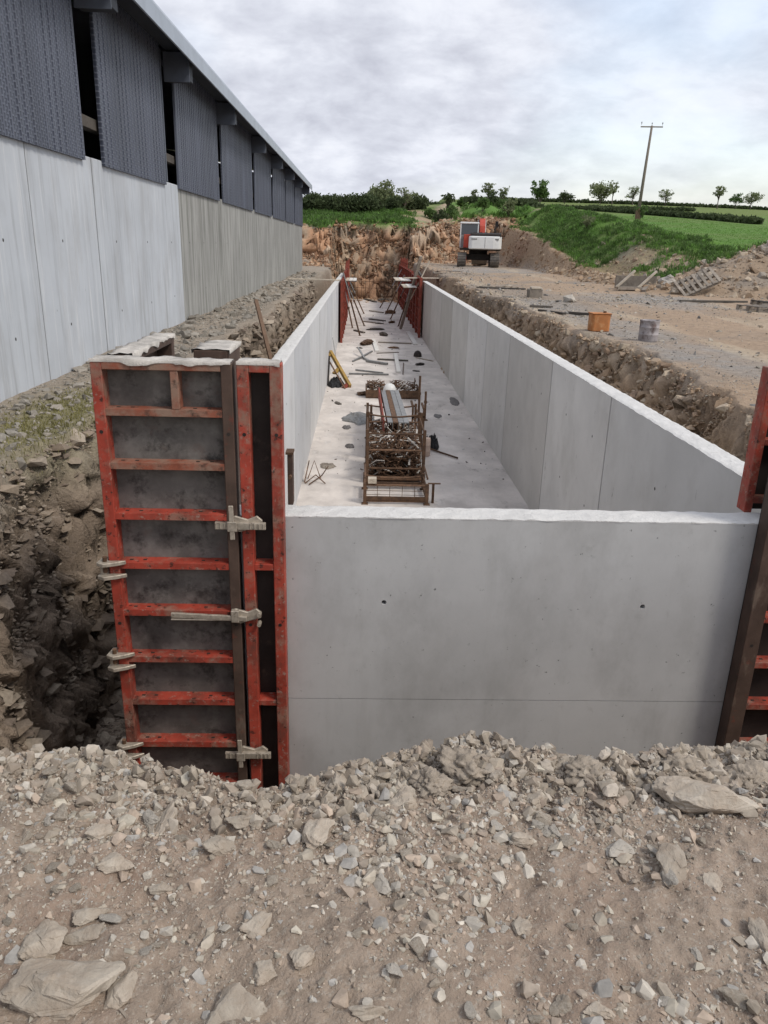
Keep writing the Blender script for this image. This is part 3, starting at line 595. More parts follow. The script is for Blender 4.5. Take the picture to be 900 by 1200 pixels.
n = 1600; x = rng.normal(12.6, 1.0, n); y = rng.normal(37.3, 2.6, n); z = hterr(x, y)[0]; s = np.clip(.04 + .05 * rng.pareto(2.2, n), .04, .4)
scatter('bank_stones', np.stack([x, y, z], -1), s, big_var, pick(n, np.array([(.33, .25, .175), (.27, .20, .14), (.38, .31, .24)])), tilt=.5)
# ------------------------------------------------------------------ concrete tank
def joint_wall(name, x0, x1, ys_, z0, z1, face_x, label, tones):
    w = thing(name, label, 'wall', ((x0 + x1) / 2, ys_[0], z0)); ox, oy, oz = w.location
    V, F, Cc = [], [], []
    for i in range(len(ys_) - 1):
        a, b = ys_[i] + .008 + .0007 * ys_[i], ys_[i + 1] - .008 - .0007 * ys_[i + 1]; nn = max(2, int((b - a) / .5)); k = len(V); c_ = tones[i % len(tones)]
        yy = np.linspace(a, b, nn + 1)
        for q in yy:
            for (xx, z_) in ((x0, z0), (x1, z0), (x1, z1 - .012), (x0, z1 - .012)): V.append((xx - ox, q - oy, z_ - oz)); Cc.append(c_)
        for j in range(nn):
            for e in range(4): F.append((k + j * 4 + e, k + j * 4 + (e + 1) % 4, k + (j + 1) * 4 + (e + 1) % 4, k + (j + 1) * 4 + e))
        F.append((k, k + 3, k + 2, k + 1)); F.append(tuple(k + nn * 4 + e for e in range(4)))
    # core behind the joints
    k = len(V); a, b = ys_[0] + .02, ys_[-1] - .02
    for q in (a, b):
        for (xx, z_) in ((x0 + .012, z0), (x1 - .012, z0), (x1 - .012, z1 - .02), (x0 + .012, z1 - .02)): V.append((xx - ox, q - oy, z_ - oz)); Cc.append((.08, .075, .07))
    for e in range(4): F.append((k + e, k + (e + 1) % 4, k + 4 + (e + 1) % 4, k + 4 + e))
    F.append((k, k + 3, k + 2, k + 1)); F.append((k + 4, k + 5, k + 6, k + 7))
    fast_mesh('cast_face', V, F, 'concrete_side', np.array(Cc), parent=w)
    # rough struck-off top
    yy = np.concatenate([np.arange(ys_[0], min(ys_[-1], 16), .03), np.arange(16, ys_[-1], .12)]); uu = np.linspace(0, 1, 9)
    YY, UU = np.meshgrid(yy, uu, indexing='ij'); e0 = .006 * fbm(yy * 9, yy * 0, s=131, o=3); e1 = .006 * fbm(yy * 9, yy * 0 + 5, s=133, o=3)
    XX = (x0 + e0[:, None]) * (1 - UU) + (x1 + e1[:, None]) * UU; ZZ = z1 + .007 * fbm(XX * 25, YY * 12, s=135, o=3) - .008 * (np.abs(UU - .5) * 2) ** 6
    XX = np.concatenate([XX[:, :1], XX, XX[:, -1:]], 1); YY = np.concatenate([YY[:, :1], YY, YY[:, -1:]], 1); ZZ = np.concatenate([ZZ[:, :1] * 0 + z1 - .014, ZZ, ZZ[:, :1] * 0 + z1 - .014], 1)
    a_, b_2 = XX.shape; I = np.arange(a_ * b_2).reshape(a_, b_2); F2 = np.stack([I[:-1, :-1], I[:-1, 1:], I[1:, 1:], I[1:, :-1]], -1).reshape(-1, 4)
    fast_mesh('rough_top', np.stack([XX - ox, YY - oy, ZZ - oz], -1).reshape(-1, 3), F2, 'concrete_top', parent=w)
    # tie holes
    for i in range(len(ys_) - 1):
        for zz in (-.55, -1.45):
            for q in (ys_[i] + .55, (ys_[i] + ys_[i + 1]) / 2 + .4):
                sg = 1 if face_x > (x0 + x1) / 2 else -1
                MB().add([(face_x + sg * .002, q + .017 * cos(t), zz + .017 * sin(t)) for t in np.linspace(0, 2 * PI, 9)[:-1]], [tuple(range(8))]).build('tie_hole', 'dark_steel', w)
    return w
joint_wall('concrete_wall', -1.27, -1.05, [4.62, 8.6, 12.2, 15.9, 19.3, 23.7, 27.5, 31.4, 35.5, 40.2, 46.4], FL, .049, -1.05,
           'long smooth concrete wall on the left side of the tank', [(.55, .555, .565), (.60, .60, .60), (.53, .535, .545), (.62, .62, .615), (.57, .57, .57)])
joint_wall('concrete_wall', 2.85, 3.07, [4.62, 8.63, 11.5, 15.0, 17.9, 21.2, 25.1, 28.7, 33.0, 38.2], FL, .049, 2.85,
           'long concrete wall on the right side of the tank beside the haul road', [(.58, .57, .55), (.63, .615, .59), (.54, .52, .49), (.61, .595, .57), (.64, .63, .615), (.56, .545, .52), (.44, .42, .39), (.48, .455, .43), (.42, .40, .37)])
fw = thing('concrete_wall', 'smooth grey end wall facing the viewer with two tie holes', 'wall', (.9, 4.5, -2.56))
face = MB().box(-1.27, 3.07, 4.4, 4.6, -1.230, .035).build('cast_face', 'concrete_cast', fw)
low = MB().box(-1.27, 3.07, 4.4008, 4.6, -2.56, -1.2345).build('lower_lift', 'concrete_cast', fw)
def cut(o, cutters):
    for c in cutters:
        md = o.modifiers.new('b', 'BOOLEAN'); md.operation = 'DIFFERENCE'; md.object = c; md.solver = 'EXACT'
    dg = bpy.context.evaluated_depsgraph_get(); dg.update(); me = bpy.data.meshes.new_from_object(o.evaluated_get(dg)); o.modifiers.clear(); o.data = me
    for c in cutters: bpy.data.objects.remove(c)
cs = []
for hx, hz in ((.166, -.528), (1.818, -.535)):
    c = MB(); c.tube([(hx, 4.38, hz), (hx, 4.402, hz), (hx, 4.48, hz)], .016, 20); cs.append(c.build('c', 'concrete_cast', None))
    ring = MB(); pr = [(.0165 + .006, 0), (.0165 + .004, .0025), (.0165, .0015)]
    for a in range(20):
        pass
cut(face, cs)
for hx, hz in ((.166, -.528), (1.818, -.535)):
    MB().tube([(hx, 4.476, hz), (hx, 4.479, hz)], .0155, 16).build('tie_hole', 'dark_steel', fw)
xx = np.arange(-1.27, 3.075, .02); uu = np.linspace(0, 1, 13); XX, UU = np.meshgrid(xx, uu, indexing='ij')
YY = (4.398 + .004 * fbm(xx * 12, xx * 0, s=141, o=3))[:, None] * (1 - UU) + (4.605 + .006 * fbm(xx * 8, xx * 0, s=143, o=3))[:, None] * UU
ZZ = .047 + .006 * fbm(XX * 16, YY * 30, s=145, o=3) - .007 * (np.abs(UU - .5) * 2) ** 6
YY = np.concatenate([YY[:, :1], YY, YY[:, -1:]], 1); XX = np.concatenate([XX[:, :1], XX, XX[:, -1:]], 1); ZZ = np.concatenate([ZZ[:, :1] * 0 + .033, ZZ, ZZ[:, :1] * 0 + .033], 1)
a_, b_2 = XX.shape; I = np.arange(a_ * b_2).reshape(a_, b_2)
fast_mesh('rough_top', np.stack([XX - .9, YY - 4.5, ZZ + 2.56], -1).reshape(-1, 3), np.stack([I[:-1, :-1], I[:-1, 1:], I[1:, 1:], I[1:, :-1]], -1).reshape(-1, 4), 'concrete_top', parent=fw)
xx = np.arange(-1.3, 3.12, .11); yy = np.concatenate([np.arange(4.6, 30, .11), np.arange(30, 64.8, .3)]); XX, YY = np.meshgrid(xx, yy); ZZ = FL + .006 * fbm(XX * 2, YY * 2, s=151, o=3) + .003 * fbm(XX * 9, YY * 9, s=153)
XX = XX + np.where(YY > 0, 0, 0); a_, b_2 = XX.shape; I = np.arange(a_ * b_2).reshape(a_, b_2)
tag(fast_mesh('concrete_floor', np.stack([XX, YY, ZZ], -1).reshape(-1, 3), np.stack([I[:-1, :-1], I[:-1, 1:], I[1:, 1:], I[1:, :-1]], -1).reshape(-1, 4), 'concrete_slab', smooth=True), kind='structure')

# ------------------------------------------------------------------ formwork
def panel(label, x0, x1, zt, zb, yf, dep, ribs, mid=None, rail=.075, mats_=('red_paint', 'red_dirty'), right_mat=None, left_mat=None, face='ply_face', axis='x', holes=True, cat='formwork panel', crust=None, group=None):
    """panel seen from its back: u along the width, d depth away from the viewer side"""
    def T(u0, u1, d0, d1, z0, z1):
        if axis == 'x': return (u0, u1, yf + d0, yf + d1, z0, z1)
        if axis == 'y+': return (yf + d0, yf + d1, u0, u1, z0, z1)
        return (yf - d1, yf - d0, u0, u1, z0, z1)
    base = ((x0 + x1) / 2, yf, zb) if axis == 'x' else (yf, (x0 + x1) / 2, zb)
    t = thing('formwork_shutter', label, cat, base, group=group)
    def rl(a, b, mt):
        m_ = MB(); m_.box(*T(a, b, 0, dep, zb, zt), 0)
        if holes:
            for hz in np.arange(zt - .4, zb, -1.2):
                c = (a + b) / 2
                p = [(c + .011 * cos(q), hz + .011 * sin(q)) for q in np.linspace(0, 2 * PI, 11)[:-1]]
                if axis == 'x': m_.add([(u, yf - .002, z) for u, z in p], [tuple(range(10))], 1)
        return m_.build('side_rail', [mt, 'dark_steel'], t, bevel=.004)
    rl(x0, x0 + rail, left_mat or mats_[0]); rl(x1 - rail, x1, right_mat or mats_[0])
    m_ = MB(); m_.box(*T(x0 + rail, x1 - rail, 0, dep, zt - .05, zt - .002)); m_.build('top_rail', mats_[1], t, bevel=.004)
    for i, z in enumerate(ribs):
        m_ = MB(); m_.box(*T(x0 + rail, x1 - rail, .004, dep, z - .02, z + .02), 0)
        if holes and x1 - x0 > .6:
            for u in (x0 + rail + .06, x0 + rail + .14, x1 - rail - .16, x1 - rail - .08):
                if axis == 'x': m_.box(u - .011, u + .011, yf + .045, yf + .06, z + .0205, z + .0225, 1)
        m_.build('rib', [mats_[1] if i < 2 else mats_[0], 'dark_steel'], t, bevel=.003)
    if mid: 
        m_ = MB(); m_.box(*T(mid - .022, mid + .022, .004, dep, ribs[0] + .021, zt - .051)); m_.build('stiffener', mats_[1], t, bevel=.003)
    m_ = MB(); m_.box(*T(x0 + .004, x1 - .004, dep - .006, dep + .012, zb, zt - .004)); m_.build('sheet', face, t)
    if crust:
        cxs = np.arange(x0, x1 + .001, .012); vs = []; fs = []
        d0 = -.012; L = dep + .02; nu = 7
        for i, u in enumerate(cxs):
            jj = float(fbm(np.array([u * 9.]), np.array([1.]), s=161, o=3)[0]); edge = .004 + .014 * max(0, jj + .2)
            for j in range(nu + 2):
                if j == 0: d, z = d0 * (.5 + jj), zt - .002 - edge * 1.6
                elif j == nu + 1: d, z = L, zt - .02
                else:
                    d = d0 * (.5 + jj) + (L - d0) * (j - 1) / (nu - 1); z = zt + .008 + .012 * float(fbm(np.array([u * 14.]), np.array([d * 30.]), s=163, o=3)[0])
                vs.append((u, yf + d, z) if axis == 'x' else ((yf + d if axis == 'y+' else yf - d), u, z))
        nr = nu + 2
        fs = [(i * nr + j, i * nr + j + 1, (i + 1) * nr + j + 1, (i + 1) * nr + j) for i in range(len(cxs) - 1) for j in range(nr - 1)]
        MB().add(vs, fs).build('concrete_crust', 'crust', t, smooth=True)
    return t
YF = 4.28
def zs(z): return 1.6 + (z - 1.6) * .973
ribz = [zs(z) for z in (.655, .335, .02, -.302, -.623, -.955, -1.272, -1.6, -1.92, -2.24)]
panel('wide red formwork panel with grey sheet and nine ribs at the left end', -1.488, -.715, zs(.95), -2.5, YF, .105, ribz, mid=-1.035, right_mat='brown_steel', crust=True, rail=.062)
panel('narrow red formwork panel with black recess beside the grey end wall', -.690, -.443, zs(.95), -2.5, YF, .105, [ribz[3], ribz[6], ribz[9]], rail=.066, face='dark_steel', mats_=('red_paint', 'red_paint'), crust=True)
panel('dark brown formwork panel with red ribs at the right end of the wall', 2.455, 3.26, .86, -2.5, YF, .105, ribz, rail=.10, left_mat='brown_steel', face='dark_steel')
# inner form standing behind the end wall at right
t = thing('formwork_shutter', 'red edged formwork panel rising behind the right end of the wall', 'formwork panel', (2.6, 4.7, -2.5))
MB().box(2.47, 2.52, 4.612, 4.72, .04, .96).build('side_rail', 'red_paint', t, bevel=.004)
MB().box(2.522, 2.84, 4.69, 4.71, .04, .955).build('sheet', 'dark_steel', t)
MB().box(2.78, 2.84, 4.612, 4.688, .04, .96).build('side_rail', 'red_paint', t, bevel=.004)
for z in (.12, .5, .92): MB().box(2.522, 2.778, 4.62, 4.689, z - .02, z + .02).build('rib', 'red_paint', t, bevel=.003)
# forms boxing in the left wall behind the front panels
panel('dark formwork panel with cement crust along the outside of the left wall', 4.45, 5.5, .975, -2.4, -1.31, .11, [.6, .2], axis='y-', mats_=('brown_steel', 'brown_steel'), face='brown_steel', crust=True, holes=False)
panel('short formwork panel with thick cement crust behind the narrow panel', 4.75, 5.2, .972, -2.4, -1.02, .20, [.6, .2], axis='y+', mats_=('brown_steel', 'brown_steel'), face='brown_steel', crust=True, holes=False)
t = thing('form_strip', 'rusty steel form edge between the narrow panel and the wall top', 'formwork piece', (-.43, 4.68, 0))
MB().box(-.452, -.418, 4.64, 4.72, .03, .36).build('plate', 'brown_steel', t, bevel=.003)
MB().box(-.462, -.414, 4.63, 4.73, .361, .375).build('cap', 'rust', t)
MB().tube([(-.435, 4.61, .22), (-.435, 4.64, .22)], .012, 8).build('bolt', 'rust', t)

# clamps
def edge_clamp(x, z, lab):
    t = thing('clamp', lab, 'clamp', (x, YF, z), group='casting clamps on the left edge')
    for s_ in (.042, -.042):
        m_ = MB(); m_.prism([(x - .075, YF - .04), (x - .03, YF - .066), (x + .035, YF - .04), (x + .088, YF - .008), (x + .09, YF - .002), (x - .02, YF - .004), (x - .022, YF + .05), (x - .062, YF + .05)], 'z', z + s_ - .012, z + s_ + .012); m_.build('jaw', 'clamp_metal', t, bevel=.003)
    MB().box(x - .064, x - .026, YF - .02, YF + .05, z - .062, z + .06).build('body', 'clamp_metal', t, bevel=.006)
    m_ = MB(); m_.tube([(x - .035, YF - .012, z - .02), (x - .028, YF - .022, z + .085)], .014, 8); m_.build('wedge', 'rust', t, bevel=.002)
    return t
edge_clamp(-1.474, zs(-.32), 'pale cast clamp on the left panel edge, highest of three')
edge_clamp(-1.470, zs(-.955), 'pale cast clamp on the left panel edge, middle of three')
edge_clamp(-1.466, zs(-1.632), 'pale cast clamp on the left panel edge, lowest of three')
def bar_clamp(x, z, lab, long=False):
    t = thing('clamp', lab, 'clamp', (x, YF, z), group='clamps across the panel joint')
    m_ = MB()
    if long:
        m_.bar((x - .42, YF - .020, z + .004), (x + .04, YF - .034, z - .010), .020, .03)
        m_.box(x - .42, x - .02, YF - .036, YF - .012, z - .026, z - .018)
    else:
        m_.box(x - .145, x + .15, YF - .048, YF - .024, z - .026, z + .016)
        for k in range(12):
            q = x - .142 + k * .025
            if abs(q - x) > .035: m_.box(q, q + .009, YF - .053, YF - .0475, z - .022, z + .012)
    m_.build('bar', 'clamp_metal', t, bevel=.002)
    m_ = MB(); m_.prism([(x - .05, z - .045), (x - .058, z + .035), (x - .03, z + .05), (x + .045, z + .028), (x + .098, z + .052), (x + .13, z + .024), (x + .126, z - .01), (x + .05, z - .032), (x, z - .05)], 'y', YF - .024, YF - .006)
    m_.build('jaw', 'clamp_metal', t, bevel=.004)
    if not long:
        MB().bar((x - .042, YF - .058, z - .085), (x - .046, YF - .058, z + .125), .028, .012, up=(0, 1, 0)).build('wedge', 'clamp_metal', t, bevel=.003)
        MB().box(x - .07, x - .015, YF - .066, YF - .05, z - .035, z + .028).build('wedge_collar', 'clamp_metal', t, bevel=.004)
    else:
        for dz in (.02, -.045): MB().tube([(x + .115, YF - .05, z + dz), (x + .115, YF - .005, z + dz)], .013, 8).build('stud', 'clamp_metal', t)
        MB().box(x - .055, x - .005, YF - .045, YF - .006, z - .035, z + .045).build('wedge_collar', 'clamp_metal', t, bevel=.005)
bar_clamp(-.745 + .05, zs(-.008), 'ribbed bar clamp with upright wedge, highest on the panel joint')
bar_clamp(-.715, zs(-.625), 'long armed clamp lying along a red rib at mid height', long=True)
bar_clamp(-.70, zs(-1.645), 'ribbed bar clamp with upright wedge just above the rubble')

# ------------------------------------------------------------------ shed
shed = thing('farm_shed', 'long farm shed of pale concrete walling and dark ventilated cladding', 'shed', (-3.7, 20, 0))
cl = [(-9, -5.2), (-4.2, -.4), (.5, 5.2), (5.9, 11.13), (11.93, 15.55), (16.6, 21.12), (21.69, 27.3), (28.0, 32.78), (33.5, 38.3), (38.9, 43.3), (44.0, 49.3)]
def sheet(y0, y1):
    per, dp = .19, .010; V = []; yv = []
    y = y0; k = 0
    while y < y1:
        for dy, dx in ((0, 0), (.012, dp), (.085, dp), (.097, 0)):
            if y + dy <= y1: yv.append((y + dy, dx))
        y += per
    yv.append((y1, 0)); m_ = MB(); vs = []
    for q, dx in yv: vs += [(-3.66 + dx, q, 2.555), (-3.66 + dx, q, 4.84), (-3.70, q, 4.84), (-3.70, q, 2.555)]
    n_ = len(yv); fs = [(i * 4 + a, i * 4 + (a + 1) % 4, (i + 1) * 4 + (a + 1) % 4, (i + 1) * 4 + a) for i in range(n_ - 1) for a in range(4)] + [(0, 1, 2, 3), tuple((n_ - 1) * 4 + a for a in (3, 2, 1, 0))]
    m_.add(vs, fs); return m_.build('cladding_sheet', 'vent_sheet', shed)
for a, b in cl: sheet(a, b)
wj = [-9, -4.6, .2, 5.5, 9.3, 11.5, 16.65, 21.4, 27.7, 33.2, 38.6, 43.7, 49.35]
for i in range(len(wj) - 1):
    a, b = wj[i] + .02, wj[i + 1] - .02
    o = MB().box(-3.92 + (.0 if i % 2 else .004), -3.70 + (0 if i % 2 else -.004), a, b, -.3, 2.62).build('wall_panel', 'concrete_pale' if b < 17 else 'concrete_old', shed, bevel=.008)
    if b > 17: o['label'] = 'older grey wall panel streaked with dark weathering'
    MB().box(-3.93, -3.716, wj[i + 1] - .02, wj[i + 1] + .02, -.3, 2.60).build('joint_seal', 'dark_steel' if b < 20 else 'concrete_old', shed)
    for zz in (.55, 1.55):
        for q in ((a + .8, (a + b) / 2, b - .8) if b - a > 3.5 else ((a + b) / 2 - .25,)):
            MB().add([(-3.6995 if i % 2 else -3.7035, q + .018 * cos(t), zz + .02 * sin(t)) for t in np.linspace(0, 2 * PI, 9)[:-1]], [tuple(range(8))]).build('tie_hole', 'dark_steel', shed)
MB().box(-3.90, -3.74, -9, 49.3, 3.0, 3.14).build('rail', 'wood_dark', shed)
MB().box(-3.90, -3.74, -9, 49.3, 4.70, 4.86).build('rail', 'frame_metal', shed)
cols_y = [-4.7, .05, 5.55, 11.45, 16.1, 21.4, 27.65, 33.15, 38.6, 43.65, 49.1]
for q in cols_y:
    m_ = MB(); m_.box(-4.15, -3.93, q - .07, q - .055, -.2, 4.85); m_.box(-4.15, -3.93, q + .055, q + .07, -.2, 4.85); m_.box(-4.05, -4.03, q - .055, q + .055, -.2, 4.85); m_.build('column', 'frame_metal', shed)
    MB().box(-3.735, -3.70, q - .33, q - .27, 2.63, 4.69).build('post', 'rusty_timber' if q < 14 else 'frame_metal', shed)
    m_ = MB(); m_.box(-3.695, -3.235, q - .09, q + .20, 4.36, 4.80); m_.box(-3.70, -3.23, q - .10, q - .085, 4.33, 4.82, 1); m_.build('eave_bracket', ['soffit', 'frame_metal'], shed, bevel=.004)
MB().prism([(-3.15, 4.62), (-3.12, 4.62), (-3.12, 4.86), (-3.16, 4.93), (-3.3, 4.95), (-3.3, 4.92), (-3.15, 4.86)], 'y', -9.3, 49.9).build('fascia', 'fascia_metal', shed)
MB().box(-3.655, -3.16, -9.2, 49.8, 4.842, 4.86).build('soffit', 'soffit', shed)
MB().prism([(-3.2, 4.96), (-11.5, 6.6), (-11.5, 6.56), (-3.2, 4.91)], 'y', -9.3, 49.9).build('roof', 'fascia_metal', shed)
MB().prism([(-11.5, 6.6), (-20, 4.96), (-20, 4.91), (-11.5, 6.56)], 'y', -9.3, 49.9).build('roof', 'fascia_metal', shed)
MB().box(-20, -19.7, -9, 49.3, -.3, 4.9).build('back_wall', 'concrete_old', shed)
m_ = MB(); m_.prism([(-19.7, -.3), (-3.93, -.3), (-3.93, 2.65), (-3.71, 2.65), (-3.71, 4.83), (-11.5, 6.55), (-19.7, 4.95)], 'y', 49.1, 49.3); m_.build('end_wall', 'concrete_old', shed)
m_ = MB(); m_.prism([(-19.7, -.3), (-3.93, -.3), (-3.93, 4.9), (-11.5, 6.55), (-19.7, 4.95)], 'y', -9.2, -9.0); m_.build('end_wall', 'concrete_old', shed)

# ------------------------------------------------------------------ far formwork, props, platforms
def far_form(x, y0, y1, zt, sgn, lab, n):
    t = thing('formwork_shutter', lab, 'formwork panel', (x, y0, FL))
    MB().box(min(x, x + sgn * .02), max(x, x + sgn * .02), y0, y1, FL, zt).build('sheet', 'rust_red', t)
    for i in range(n + 1):
        q = y0 + (y1 - y0) * i / n; MB().box(min(x, x - sgn * .09), max(x, x - sgn * .09), q - .03, q + .03, FL, zt + .02).build('upright', 'rust_red', t)
    for z in np.linspace(FL + .3, zt - .05, 6): MB().box(min(x, x - sgn * .07), max(x, x - sgn * .07), y0, y1, z - .02, z + .02).build('rib', 'rust_red', t)
    return t
far_form(-.95, 34.5, 40, .12, -1, 'rusty red formwork panel lining the far left wall, nearer one', 3)
far_form(-.95, 40.1, 47, .30, -1, 'rusty red formwork panel lining the far left wall, farther one', 3)
far_form(2.74, 37.2, 44, .22, 1, 'rusty red formwork panel at the far end of the right wall, nearer one', 3)
far_form(2.74, 44.1, 52, .30, 1, 'rusty red formwork panel beyond the right wall, middle one', 4)
far_form(2.74, 52.1, 60, .30, 1, 'rusty red formwork panel beyond the right wall, farthest one', 4)
def rebar_mesh(x, y0, y1, zt, lab):
    t = thing('rebar_mesh', lab, 'rebar mesh', (x, y0, FL)); m_ = MB()
    for q in np.arange(y0, y1, .4): m_.tube([(x, q, FL), (x, q + .05 * random.random(), zt + .25 * random.random())], .02, 5)
    for z in np.arange(FL + .2, zt, .4): m_.tube([(x + .02, y0, z), (x + .02, y1, z)], .018, 5)
    m_.build('bars', 'rust_red', t)
rebar_mesh(-1.05, 48, 62, .4, 'rust red reinforcing mesh standing at the far left of the tank')
rebar_mesh(2.9, 53, 63, .6, 'rust red reinforcing mesh standing at the far right of the tank')
t = thing('rebar_mesh', 'low rust red reinforcing mesh in front of the earth face', 'rebar mesh', (.9, 63.2, FL)); m_ = MB()
for q in np.arange(-1.0, 2.9, .3): m_.tube([(q, 63.2, FL), (q + .1 * random.random(), 63.25, -.9 + .9 * (abs(q - .9) / 1.9) ** 2 + .3 * random.random())], .018, 5)
for z in (-2.2, -1.6, -1.1): m_.tube([(-1, 63.2, z), (2.8, 63.2, z)], .016, 5)
m_.build('bars', 'rust', t)
def platform(x0, x1, y0, y1, z, lab, n):
    t = thing('scaffold_platform', lab, 'platform', ((x0 + x1) / 2, y0, z))
    for i in range(n):
        a = x0 + (x1 - x0) * i / n; MB().box(a + .01, a + (x1 - x0) / n - .01, y0 + .2 * random.random(), y1 - .2 * random.random(), z, z + .045).build('board', 'wood_white' if i % 3 else 'wood_pale', t)
    for q in np.linspace(y0 + .3, y1 - .3, 3):
        MB().tube([(x0, q, z - .02), (x1, q, z - .02)], .022, 6).build('bracket', 'rust', t)
platform(-.9, -.32, 40.4, 43.6, -.14, 'white boards of a small platform on the far left wall', 3)
platform(1.95, 2.62, 38.6, 41.6, -.30, 'white boards of the nearer platform on the far right wall', 3)
platform(1.75, 2.6, 43.0, 47.0, -.18, 'white boards of the farther platform on the far right wall', 3)
def prop(p, q, lab, r=.03, grp='raking steel props holding the far formwork'):
    t = thing('steel_prop', lab, 'prop', p, group=grp); p = Vector(p); q = Vector(q); mid = p.lerp(q, .55)
    MB().tube([p, mid], r * 1.25, 8).build('outer_tube', 'rust', t); MB().tube([mid, q], r, 8).build('inner_tube', 'steel_grey', t)
    MB().box(p.x - .07, p.x + .07, p.y - .07, p.y + .07, p.z, p.z + .012).build('foot_plate', 'rust', t); MB().tube([mid - Vector((0, 0, .05)), mid + Vector((0, 0, .06))], r * 1.9, 8).build('collar', 'rust', t)
prop((-.10, 37.5, FL), (-.93, 37.9, .35), 'long raking prop nearest on the left, its foot farthest out')
prop((.12, 42.2, FL), (-.9, 42.4, -.2), 'raking prop against the far left forms, second one')
prop((-.5, 41, FL), (-.9, 41.2, -.7), 'short steep prop against the far left forms')
prop((.1, 50, FL), (-.9, 50, -.4), 'farthest raking prop on the left side')
prop((1.65, 46.5, FL), (2.65, 46.6, -.2), 'raking prop under the farther right platform, middle one')
prop((1.2, 55, FL), (2.65, 55.2, .1), 'farthest raking prop on the right side')
prop((1.45, 50, FL), (2.6, 50.2, -.1), 'raking prop on the right beside the farthest one')
prop((1.95, 42.5, FL), (2.6, 42.7, -.3), 'raking prop on the right nearest the long leaning plank')
def plank(p, q, w, h, lab, mat='wood_old', cat='plank', name='plank', group=None, up=(0, 0, 1)):
    o = MB().bar(p, q, w, h, up=up).build(name, mat, None, origin=p, bevel=.003); return tag(o, lab, cat, group)
plank((2.0, 40.9, FL + .03), (2.82, 39.6, 1.15), .16, .06, 'long weathered plank leaning from the floor over the far right wall', 'wood_old')
plank((2.35, 39.3, -.9), (3.25, 39.6, .95), .05, .05, 'thin pale batten crossing behind the long leaning plank', 'wood_pale', cat='batten')
plank((-3.3, 35.6, .10), (-1.02, 36.0, .085), .22, .045, 'pale scaffold board bridging from the left bank onto the wall', 'wood_pale')
plank((1.95, 39.0, .14), (5.1, 40.3, .14), .22, .045, 'pale scaffold board laid across the far right wall onto the road', 'wood_pale')
plank((3.05, 41.5, .12), (3.35, 50, .25), .1, .1, 'dark timber lying along the far right bank', 'wood_dark', cat='timber')
plank((3.7, 42.5, .30), (5.9, 43.0, .30), .2, .06, 'grey board lying flat beside the far right forms', 'wood_old')
plank((4.1, 44.5, .33), (5.4, 44.9, .33), .2, .06, 'second grey board beyond the one beside the far forms', 'wood_dark')
plank((-1.68, 14.7, -.62), (-2.12, 15.9, .50), .07, .07, 'rusty timber post leaning in the left trench behind the wide panel', 'rusty_timber', cat='post')

# ------------------------------------------------------------------ stillages and scrap inside the tank
def stillage(label, x0, x1, y0, y1, hf, hb, front_bars, wire=False, postR=None):
    t = thing('stillage', label, 'stillage', ((x0 + x1) / 2, (y0 + y1) / 2, FL)); z0 = FL
    for x, y, h in ((x0, y0, hf), (x1, y0, hf if postR is None else postR), (x0, y1, hb), (x1, y1, hb)):
        m_ = MB(); m_.box(x - .028, x + .028, y - .028, y + .028, z0, z0 + h); m_.box(x - .055, x + .055, y - .055, y + .055, z0, z0 + .012); m_.build('post', 'rust', t, bevel=.003)
    for z in (.10, ):
        for a, b in (((x0, y0), (x1, y0)), ((x0, y1), (x1, y1)), ((x0, y0), (x0, y1)), ((x1, y0), (x1, y1))):
            MB().bar((a[0], a[1], z0 + z), (b[0], b[1], z0 + z), .045, .06).build('rail', 'rust', t)
    for z in front_bars: MB().tube([(x0, y0, z0 + z), (x1, y0, z0 + z)], .018, 8).build('rail', 'rust', t)
    for s_ in (x0, x1):
        for z in (.45, min(hf, hb) - .06):
            if z > .2: MB().tube([(s_, y0, z0 + z), (s_, y1, z0 + z)], .016, 6).build('rail', 'rust', t)
    MB().tube([(x0 + (x1 - x0) * u, y1, z0 + hb - .05 - .05 * sin(PI * u)) for u in np.linspace(0, 1, 7)], .018, 6).build('rail', 'rust', t)
    if not wire: MB().box(x0, x1, y0, y1, z0 + .05, z0 + .075).build('base', 'rust', t)
    if wire:
        m_ = MB()
        for u in np.linspace(x0, x1, 6)[1:-1]: m_.tube([(u, y0 + .01, z0 + .1), (u, y0 + .01, z0 + hf - .03)], .005, 5)
        for z in np.linspace(.16, hf - .06, 3): m_.tube([(x0, y0 + .01, z0 + z), (x1, y0 + .01, z0 + z)], .005, 5)
        m_.build('wire_mesh', 'rust', t)
    return t
t = stillage('low empty steel stillage with wire mesh end, nearest to the end wall', .09, 1.13, 12.25, 13.1, .36, .30, [.33, .05], wire=True)
MB().box(1.22, 1.26, 12.33, 12.37, FL, FL + .34).build('post', 'rust', t); MB().box(1.15, 1.36, 12.33, 12.37, FL + .335, FL + .35).build('foot', 'rust', t)
MB().box(.14, .28, 12.2, 12.34, FL + .37, FL + .45).build('block', 'wood_pale', t)
stillage('tall rusty stillage heaped full of scrap clamps and fittings', .13, 1.15, 13.45, 14.75, 1.0, 1.05, [.28, .62, .92])
stillage('rusty stillage behind the scrap one, carrying the bundle of steel channels', .15, 1.22, 15.2, 16.9, .95, .8, [.3, .75])
